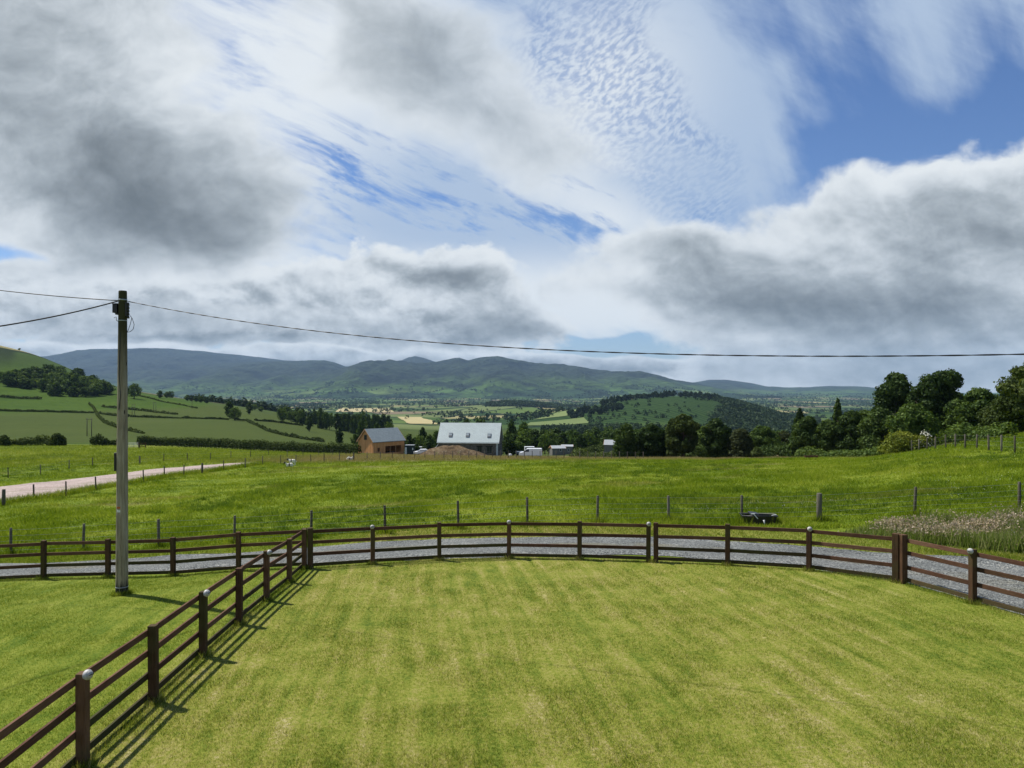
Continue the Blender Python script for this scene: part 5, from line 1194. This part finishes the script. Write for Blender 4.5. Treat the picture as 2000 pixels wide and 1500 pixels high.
# valley floor: hedgerow trees and copses
k_ = 24000; px = rg.uniform(-100, 2100, k_); d = np.exp(rg.uniform(math.log(1100), math.log(7300), k_)); x = (px-CX)/F*d
f1 = fbm(x/260, d/520, 3, 2); f2 = np.abs(fbm(x/330+9, d/210, 2, 8)); f3 = np.abs(fbm(x/210+3, d/400, 2, 18))
left = np.interp(px, [0, 450, 700, 1000, 1500, 2000], [0.30, 0.24, 0.0, -0.02, 0.05, 0.2])
far = np.clip((d-3000)/2500, 0, 1)*0.42
keep = (f1+left+far > 0.22) | (f2 < 0.022) | (f3 < 0.02)
keep &= ~((d < 2100) & (px > 1100) & (px < 1620)) & ~((d < 1250) & (px < 500))
keep &= ~((px > 640) & (px < 1100) & (d < 3300) & (rg.random(k_) < 0.6))
keep &= ~((px > 1040) & (px < 1160) & (d < 1400))
x = x[keep]; d = d[keep]
woodland('woodland', np.stack([x, d, H(x, d)], 1), rg.uniform(8, 15, len(x)), 15, 0.22, 'hedgerow trees and copses scattered over the valley floor', 'far', 4)
FX = np.concatenate([f[0].ravel() for f in FOOT]); FY = np.concatenate([f[1].ravel() for f in FOOT]); FZ = np.concatenate([f[2].ravel() for f in FOOT])
i = rg.integers(0, len(FX), 30000); x = FX[i]+rg.normal(0, 25, 30000); y = FY[i]+rg.normal(0, 25, 30000); z = FZ[i]
ok = (np.abs(fbm(x/420, y/700, 3, 41)) < 0.05) | (np.abs(fbm(x/500+7, y/380, 3, 44)) < 0.035) | (fbm(x/380, y/500, 3, 47)-0.0035*np.clip(z+60, 0, 200) > 0.06); ok &= z < 110
x = x[ok]; y = y[ok]; z = z[ok]; woodland('woodland', np.stack([x, y, z-2], 1), rg.uniform(11, 20, len(x)), 8, 0.32, 'woods and hedgerows along the foot of the mountains', 'far', 9)
k_ = 2600; px = rg.normal(1022, 34, k_); d = rg.uniform(2750, 3500, k_); x = (px-CX)/F*d; ok = np.abs(px-1022) < 72; x = x[ok]; d = d[ok]
woodland('woodland', np.stack([x, d, H(x, d)], 1), rg.uniform(12, 18, len(x)), 14, 0.24, 'dark plantation on the low knoll in the valley', 'far', 5)
k_ = 1500; px = rg.uniform(260, 560, k_); d = rg.uniform(1500, 2400, k_); x = (px-CX)/F*d; ok = fbm(x/200, d/300, 3, 33) > -0.12; x = x[ok]; d = d[ok]
woodland('woodland', np.stack([x, d, H(x, d)], 1), rg.uniform(10, 16, len(x)), 22, 0.2, 'dark forest behind the left slope', 'far', 6)
k_ = 900; px = rg.uniform(40, 560, k_); d = rg.uniform(960, 1350, k_); x = (px-CX)/F*d; ok = (fbm(x/90, d/90, 3, 3) > 0.0) & (px > 380); x = x[ok]; d = d[ok]
woodland('woodland', np.stack([x, d, H(x, d)], 1), rg.uniform(8, 13, len(x)), 24, 0.2, 'copses just over the brow of the left slope', 'far', 7)
# --- fields with a colour of their own
def field_patch(corners, d0, d1, col, name='crop_field'):
    m = simple(name+'_soil', col, tuple(c*0.85 for c in col), scale=0.05)
    (a0, a1), (b0, b1) = corners; t = np.linspace(0, 1, 24)[:, None]; s = np.linspace(0, 1, 40)[None, :]
    d_ = d0+(d1-d0)*t; p_ = (a0+(a1-a0)*s)*(1-t)+(b0+(b1-b0)*s)*t; X_ = (p_-CX)/F*d_; Y_ = d_+0*X_
    return tag(grid_obj(name, X_, Y_, H(X_, Y_)+0.9, m), kind='structure')
field_patch(((800, 862), (776, 822)), 1250, 1900, (0.36, 0.30, 0.13)); field_patch(((655, 770), (664, 758)), 2500, 3150, (0.36, 0.30, 0.14))
field_patch(((1022, 1152), (1036, 1140)), 1180, 1330, (0.105, 0.145, 0.028)); field_patch(((1040, 1105), (1090, 1150)), 1420, 1580, (0.125, 0.165, 0.035))
field_patch(((405, 480), (420, 470)), 1160, 1330, (0.14, 0.17, 0.05)); field_patch(((280, 330), (285, 335)), 2400, 2900, (0.25, 0.21, 0.11))
# --- hedges
def hedge(path, h, w, dens, leaf, label, mat='hedge', dmin=120, group='field hedges of the left slope', lump=0.75, n=None, drange=None):
    P_ = [at(*q, dmin=dmin, dmax=1100) for q in path] if drange is None else [atd(q[0], dd) for q, dd in zip(path, drange)]
    ax = np.array([p.x for p in P_]); ay = np.array([p.y for p in P_]); s = np.concatenate([[0], np.cumsum(np.hypot(np.diff(ax), np.diff(ay)))]); L_ = s[-1]
    k_ = int(min(L_*dens, 26000)); rg = np.random.default_rng(int(L_*10)); q = rg.random(k_)*L_; x = np.interp(q, s, ax); y = np.interp(q, s, ay)
    hh = h*np.clip(1+lump*1.3*fbm(q*0.22, q*0, 4, 4), 0.12, 2.6); a = rg.random(k_)*pi; r = 0.8+0.25*rg.random(k_)
    nx = -np.interp(q, (s[1:]+s[:-1])/2, np.diff(ay)/np.diff(s)); ny = np.interp(q, (s[1:]+s[:-1])/2, np.diff(ax)/np.diff(s))
    off = np.cos(a)*r*w/2*(1+0.2*vnoise(q*0.5, q*0+3, 6)); z = np.abs(np.sin(a))**0.6*r*hh*(0.15+0.85*rg.random(k_)**0.4)
    X_ = x+nx*off; Y_ = y+ny*off; C = np.stack([X_, Y_, H(X_, Y_)+z], 1); D = np.stack([nx*np.cos(a), ny*np.cos(a), np.sin(a)+0.2], 1)
    o0 = C.mean(0); V, Fq = leaf_quads(C-o0, D, leaf, rg); o = mesh_np('hedge', V, Fq, M_LEAF[mat]); o.location = o0
    return tag(o, label, 'hedge', group)
hedge([(268,0),(320,0),(400,0),(480,0),(560,0),(640,0),(700,0)], 2.3, 2.4, 420, 0.15, 'long thick hedge running right from the pole towards the orange barn', drange=[176,178,176,172,168,164,161], lump=0.2)
hedge([(177,0),(205,0),(240,0)], 2.0, 2.2, 260, 0.17, 'short hedge piece just left of the telegraph pole', drange=[170,171,172])
hedge([(-60,0),(0,0),(60,0),(98,0)], 1.9, 2.4, 260, 0.17, 'scrubby pale hedge behind the field at the left edge', 'olive', drange=[160,162,164,165], lump=0.7)
near_tree(112,165,848,34,'bush','hedge','rounded dark bush at the end of the scrubby pale hedge', n=2500, leaf=0.2, cat='bush')
near_tree(8,158,851,26,'bush','hedge','dark low bush in the hedge at the left edge of the frame', n=1500, leaf=0.2, cat='bush')
hedge([(-40,802),(0,803),(60,804.5),(120,806),(184,807)], 1.4, 1.6, 90, 0.26, 'upper left field hedge ending left of the telegraph pole', dmin=300)
hedge([(194,808),(250,814.5),(330,817),(400,818.5),(446,820)], 1.4, 1.6, 90, 0.26, 'straight field hedge crossing behind the pole to mid slope', dmin=300)
hedge([(458,820),(480,822),(498,830),(525,843),(560,852),(600,859),(632,864)], 1.5, 1.6, 90, 0.26, 'field hedge bending downhill towards the long thick hedge', dmin=250)
hedge([(498,822),(530,824),(560,828),(592,832)], 1.4, 1.6, 90, 0.26, 'short hedge at the foot of the slope left of the tree clump', dmin=300)
hedge([(174,789),(182,796),(188,806),(194,816),(205,826),(225,834),(250,841),(280,847)], 1.4, 1.6, 100, 0.24, 'curved hedge running down the meadow beside the pole', dmin=230)
hedge([(-30,774),(0,776),(30,778.5),(80,780)], 2.0, 2.4, 30, 0.5, 'short dark hedge under the wood at the left edge', dmin=300)
hedge([(200,795),(240,799),(290,804),(345,810)], 1.6, 2.0, 34, 0.42, 'thin broken hedge higher on the slope, right of the pole', dmin=300)
hedge([(255,770),(300,780),(345,790),(385,798)], 1.2, 1.4, 22, 0.42, 'faint hedge line slanting down the upper slope', dmin=350)
hedge([(1090,0),(1130,0),(1170,0),(1215,0)], 2.6, 3.0, 160, 0.2, 'green hedge behind the sheds', drange=[222,224,222,218], group='hedges at the pasture edge')
hedge([(1120,0),(1150,0),(1175,0),(1205,0)], 1.7, 4.0, 200, 0.16, 'rough scrub between the sheds and the pasture edge', 'olive', drange=[160,158,156,152], group='hedges at the pasture edge', lump=0.6)
hedge([(1842,0),(1880,0),(1930,0),(1975,0)], 2.1, 4.0, 240, 0.13, 'low green bank of bushes behind the stake fence', 'mid', drange=[84,84,82,80], group='hedges at the pasture edge', lump=0.5)
hedge([(1560,0),(1640,0),(1720,0)], 1.6, 4.0, 200, 0.15, 'undergrowth at the foot of the dark trees', 'mid', drange=[112,108,104], group='hedges at the pasture edge', lump=0.5)
hedge([(1205,0),(1280,0),(1360,0),(1450,0),(1560,0)], 2.6, 5.0, 260, 0.16, 'dark undergrowth closing the gaps below the tree line', 'dark', drange=[150,148,147,146,138], group='hedges at the pasture edge', lump=0.5)
hedge([(640,0),(690,0),(730,0)], 1.8, 2.2, 120, 0.2, 'hedge behind the orange barn', drange=[232,228,226])
def tan_mat(name, cols):
    m, n, b = new_mat(name); nt = m.node_tree; nt.nodes.remove(b); isl = n.new('ShaderNodeNewGeometry').outputs['Random Per Island']; f = n.noise(pos(n), 0.9, 3, 0.6)
    c = n.ramp(n.add(n.mul(isl, 0.7), n.mul(f, 0.4)), cols); d = n.new('ShaderNodeBsdfDiffuse'); t = n.new('ShaderNodeBsdfTranslucent'); mx = n.new('ShaderNodeMixShader'); mx.inputs[0].default_value = 0.4
    n.put(d.inputs[0], c); n.put(t.inputs[0], c); n.L.new(d.outputs[0], mx.inputs[1]); n.L.new(t.outputs[0], mx.inputs[2]); n.L.new(mx.outputs[0], nt.nodes['Material Output'].inputs[0]); return m
# ================================================================ grass
def blades(name, x, y, h, w, mat, lean=0.35, seed=1, label=None):
    """one bent blade (a triangle) at each place"""
    rg = np.random.default_rng(seed); k_ = len(x); a = rg.random(k_)*2*pi; l = rg.random(k_)*2*pi; z = H(x, y)
    dx = np.cos(a)*w/2; dy = np.sin(a)*w/2; lx = np.cos(l)*h*lean*rg.random(k_)*1.6; ly = np.sin(l)*h*lean*rg.random(k_)*1.6
    V = np.stack([np.stack([x-dx, y-dy, z-0.01], 1), np.stack([x+dx, y+dy, z-0.01], 1), np.stack([x+lx, y+ly, z+h], 1)], 1).reshape(-1, 3)
    o = mesh_np(name, V, np.arange(k_*3).reshape(-1, 3), mat); return tag(o, label, 'grass', kind='stuff')
rg = np.random.default_rng(3)
def inside_lawn(x, y):
    th_ = np.arctan2(x, y-2); tb = np.arctan2(BX, BY-2); o = np.argsort(tb); rb = np.hypot(BX, BY-2)[o]
    return np.hypot(x, y-2) < np.interp(th_, tb[o], rb)-0.12
k_ = 930000; d = np.exp(rg.uniform(math.log(7.9), math.log(25), k_)); u = rg.uniform(-0.88, 0.88, k_); x = u*d; ok = inside_lawn(x, d); x = x[ok]; d = d[ok]
hh = (0.024+0.026*rg.random(len(x)))*(1+0.5*fbm(x*1.3, d*1.3, 3, 40))
blades('lawn_grass', x, d, hh, 0.0050*(d/9)**0.9+0.004, M_LAWNB, 1.0, 5, 'short mown grass of the lawn')
# a longer fringe under the rail fences
fx = []; fy = []
for seq in (left_pts, FP, [Vector((-6.2, 21.9, 0))]+BP):
    dd = densify(seq, 0.02); fx += [p.x for p in dd for _ in range(7)]; fy += [p.y for p in dd for _ in range(7)]
fx = np.array(fx)+rg.normal(0, 0.07, len(fx)); fy = np.array(fy)+rg.normal(0, 0.07, len(fy))
blades('fence_fringe_grass', fx, fy, 0.05+0.07*rg.random(len(fx)), 0.008, M_LAWNB, 0.6, 6, 'longer grass left standing under the rail fences')
px_ = []; py_ = []
for seq in (left_pts, FP, [Vector((-6.2, 21.9, 0))]+BP, [pb]):
    for p in seq:
        q = 420 if seq[0] is not pb else 1300; a_ = rg.random(q)*2*pi; r_ = (0.07 if q == 420 else 0.15)+np.abs(rg.normal(0, 0.05, q)); px_.append(p.x+np.cos(a_)*r_); py_.append(p.y+np.sin(a_)*r_)
px_ = np.concatenate(px_); py_ = np.concatenate(py_)
blades('post_tufts', px_, py_, 0.06+0.12*rg.random(len(px_)), 0.009, M_LAWNB, 0.6, 16, 'uncut tufts of grass hugging the feet of fence posts and pole')
# verge beyond the drive and pasture
ax, ay, bx, by = VE
t = rg.random(90000)*259; i = t.astype(int); s = rg.random(90000); x = (ax[i]*(1-s)+bx[i]*s)+rg.normal(0, .05, 90000); y = (ay[i]*(1-s)+by[i]*s)+rg.normal(0, .05, 90000)
blades('verge_grass', x, y, 0.05+0.06*rg.random(len(x)), 0.016, M_LAWNB, 0.7, 7, 'rough mown grass verge beyond the drive')
k_ = 770000; d = np.exp(rg.uniform(math.log(27), math.log(172), k_)); u = rg.uniform(-0.86, 0.86, k_); x = u*d
vd = np.interp(u, np.sort(bx/by), by[np.argsort(bx/by)]); ok = d > vd
xa = PN_W = [at(*q) for q in PN]; xb = [at(*q) for q in PF]
un = np.array([p.x/p.y for p in xa]); dn = np.array([p.y for p in xa]); uf = np.array([p.x/p.y for p in xb]); df_ = np.array([p.y for p in xb])
dnear = np.interp(u, un, dn, right=1e9); dfar = np.interp(u, uf, df_, right=-1e9)
ok &= ~((d > dnear+0.1) & (d < dfar-0.1) & (u < un[-1]))
x = x[ok]; d = d[ok]
cl = fbm(x*0.55, d*0.40, 4, 60); cl2 = fbm(x*0.09, d*0.06, 2, 61)
edge = np.clip((d-88)/14, 0, 1)
hh = np.clip(0.10+0.24*np.clip(cl+0.25*cl2+0.05, -0.2, 1)+0.16*edge, 0.035, 0.6)*(0.6+0.7*rg.random(len(x)))
blades('pasture_tufts', x, d, hh, 0.018+0.012*np.minimum(d, 110)/30, M_PASTB, 0.9, 8, 'long lumpy pasture grass up to the brown far edge')
# rough tufts round stakes and along the farm track
fx = []; fy = []
for px, t_, dd in W1:
    p = atd(px, dd); fx += [p.x]*260; fy += [p.y]*260
q_ = atd(1481, 28.7); fx += [q_.x-0.65]*260+[q_.x+0.7]*260; fy += [q_.y-0.1]*520
fx = np.array(fx)+rg.normal(0, 0.22, len(fx)); fy = np.array(fy)+rg.normal(0, 0.14, len(fy))
blades('stake_tufts', fx, fy, 0.15+0.30*rg.random(len(fx)), 0.02, M_PASTB, 0.5, 9, 'tufts of long grass round the stakes beyond the drive')
dd = densify([Vector((p.x, p.y, 0)) for p in xa], 0.02); fx = np.repeat([p.x for p in dd], 9)+rg.normal(0, .3, len(dd)*9); fy = np.repeat([p.y for p in dd], 9)-0.25+rg.normal(0, .3, len(dd)*9)
blades('track_side_grass', fx, fy, 0.15+0.45*rg.random(len(fx))**1.5, 0.035, M_PASTB, 0.5, 10, 'long grass along the near side of the pink track')
# rank tussocks left by the sheep, darkened to stand for shadow among the lumps
k_ = 5200; d = np.exp(rg.uniform(math.log(30), math.log(120), k_)); u = rg.uniform(-0.78, 0.78, k_); x = u*d
ok = (fbm(x*0.11, d*0.09, 3, 91) > 0.0) & ~((d > np.interp(u, un, dn, right=1e9)-1) & (d < np.interp(u, uf, df_, right=-1e9)+1) & (u < un[-1]))
x = x[ok]; d = d[ok]; sz = rg.uniform(0.12, 0.38, len(x)); m_ = 42
tx = np.repeat(x, m_)+rg.normal(0, 1, len(x)*m_)*np.repeat(sz, m_)*0.8; ty = np.repeat(d, m_)+rg.normal(0, 1, len(x)*m_)*np.repeat(sz, m_)*0.45
M_TUS = tan_mat('tussock_grass', [(0.1, (0.034, 0.072, 0.006)), (0.5, (0.082, 0.142, 0.012)), (0.9, (0.19, 0.27, 0.03))])
blades('tussocks', tx, ty, np.repeat(sz, m_)*(0.35+0.6*rg.random(len(tx))), 0.03+0*tx, M_TUS, 0.9, 12, 'dark rank tussocks scattered through the pasture')
# tall seeding grass on the right
M_STEM = tan_mat('grass_stems', [(0.1, (0.070, 0.125, 0.014)), (0.5, (0.17, 0.23, 0.035)), (0.9, (0.34, 0.33, 0.14))]); M_SEED = tan_mat('grass_seed_heads', [(0.1, (0.20, 0.155, 0.08)), (0.5, (0.42, 0.33, 0.21)), (0.9, (0.64, 0.53, 0.40))])
k_ = 80000; px = 1630+rg.beta(2.2, 1.0, k_)*630; u = (px-CX)/F; d = np.interp(u, np.sort(bx/by), by[np.argsort(bx/by)])
wd = np.interp(px, [1640, 1700, 1850, 2000, 2260], [0.4, 1.4, 3.6, 5.0, 6.0])*(1+0.35*vnoise(px*0.02, px*0, 9)); d = d+0.15+wd*rg.random(k_)**0.8; x = u*d
patch = fbm(x*0.9, d*0.9, 3, 70); ht = np.interp(px, [1640, 1720, 1800, 2000], [0.15, 0.36, 0.46, 0.55])*(0.35+0.75*rg.random(k_))*(1+0.6*patch)
l = rg.random(k_)*2*pi; le = ht*0.6*rg.random(k_); z = H(x, d); w_ = 0.006+0.014*(rg.random((k_, 1)) < 0.45)
tip = np.stack([x+np.cos(l)*le, d+np.sin(l)*le, z+ht], 1); a = rg.random(k_)*pi; ex = np.stack([np.cos(a), np.sin(a), 0*a], 1)*w_; bs = np.stack([x, d, z-0.02], 1)
V = np.stack([bs-ex, bs+ex, tip], 1).reshape(-1, 3)
tag(mesh_np('tall_grass', V, np.arange(k_*3).reshape(-1, 3), M_STEM), 'tall green and straw coloured grass between the drive and the right pasture', 'grass', kind='stuff')
sel = rg.random(k_) < np.where(ht > 0.30, np.clip(0.16+1.5*fbm(x*0.55, d*0.55, 3, 72), 0.02, 0.8), 0.02); T_ = tip[sel]; m_ = len(T_); V, Fq = leaf_quads(T_-np.array([0, 0, 0.03]), rg.normal(0, 1, (m_, 3))*np.array([1, 1, .2]), 0.026, rg, 1.2)
tag(mesh_np('seed_heads', V, Fq, M_SEED), 'pinkish brown seed heads over the tall grass on the right', 'grass', kind='stuff')
# clover and daisies
k_ = 5000; px = rg.uniform(0, 2000, k_); d = np.exp(rg.uniform(math.log(31), math.log(75), k_)); x = (px-CX)/F*d
ok = (fbm(x*0.12, d*0.10, 3, 81)+np.interp(px, [0, 1200, 1500, 2000], [-0.05, 0.0, 0.18, 0.28]) > 0.22) & (x > -40); x = x[ok]; d = d[ok]
C = np.stack([x, d, H(x, d)+0.14+0.08*rg.random(len(x))], 1); V, Fq = leaf_quads(C, np.tile([0, -0.3, 1.0], (len(x), 1)), 0.015, rg)
tag(mesh_np('clover_flowers', V, Fq, M_BLOSSOM), 'specks of white clover flowers in the pasture grass', 'flowers', kind='stuff')
# ================================================================ air
HAZE = 3.1e-5
m = bpy.data.materials.new('haze'); m.use_nodes = True; nt = m.node_tree; nt.nodes.clear()
o_ = nt.nodes.new('ShaderNodeOutputMaterial'); pv = nt.nodes.new('ShaderNodeVolumePrincipled')
pv.inputs['Color'].default_value = (0.48, 0.72, 1.0, 1); pv.inputs['Density'].default_value = HAZE; pv.inputs['Anisotropy'].default_value = 0.0
nt.links.new(pv.outputs[0], o_.inputs['Volume'])
b_ = MB(); zt = 900.0; zb = -420.0
b_.box((0, -200, (zt+zb)/2), (37000, 36400, zt-zb))
tag(b_.build('haze', m), 'pale blue summer haze lying over the valley and mountains', 'haze', kind='stuff')
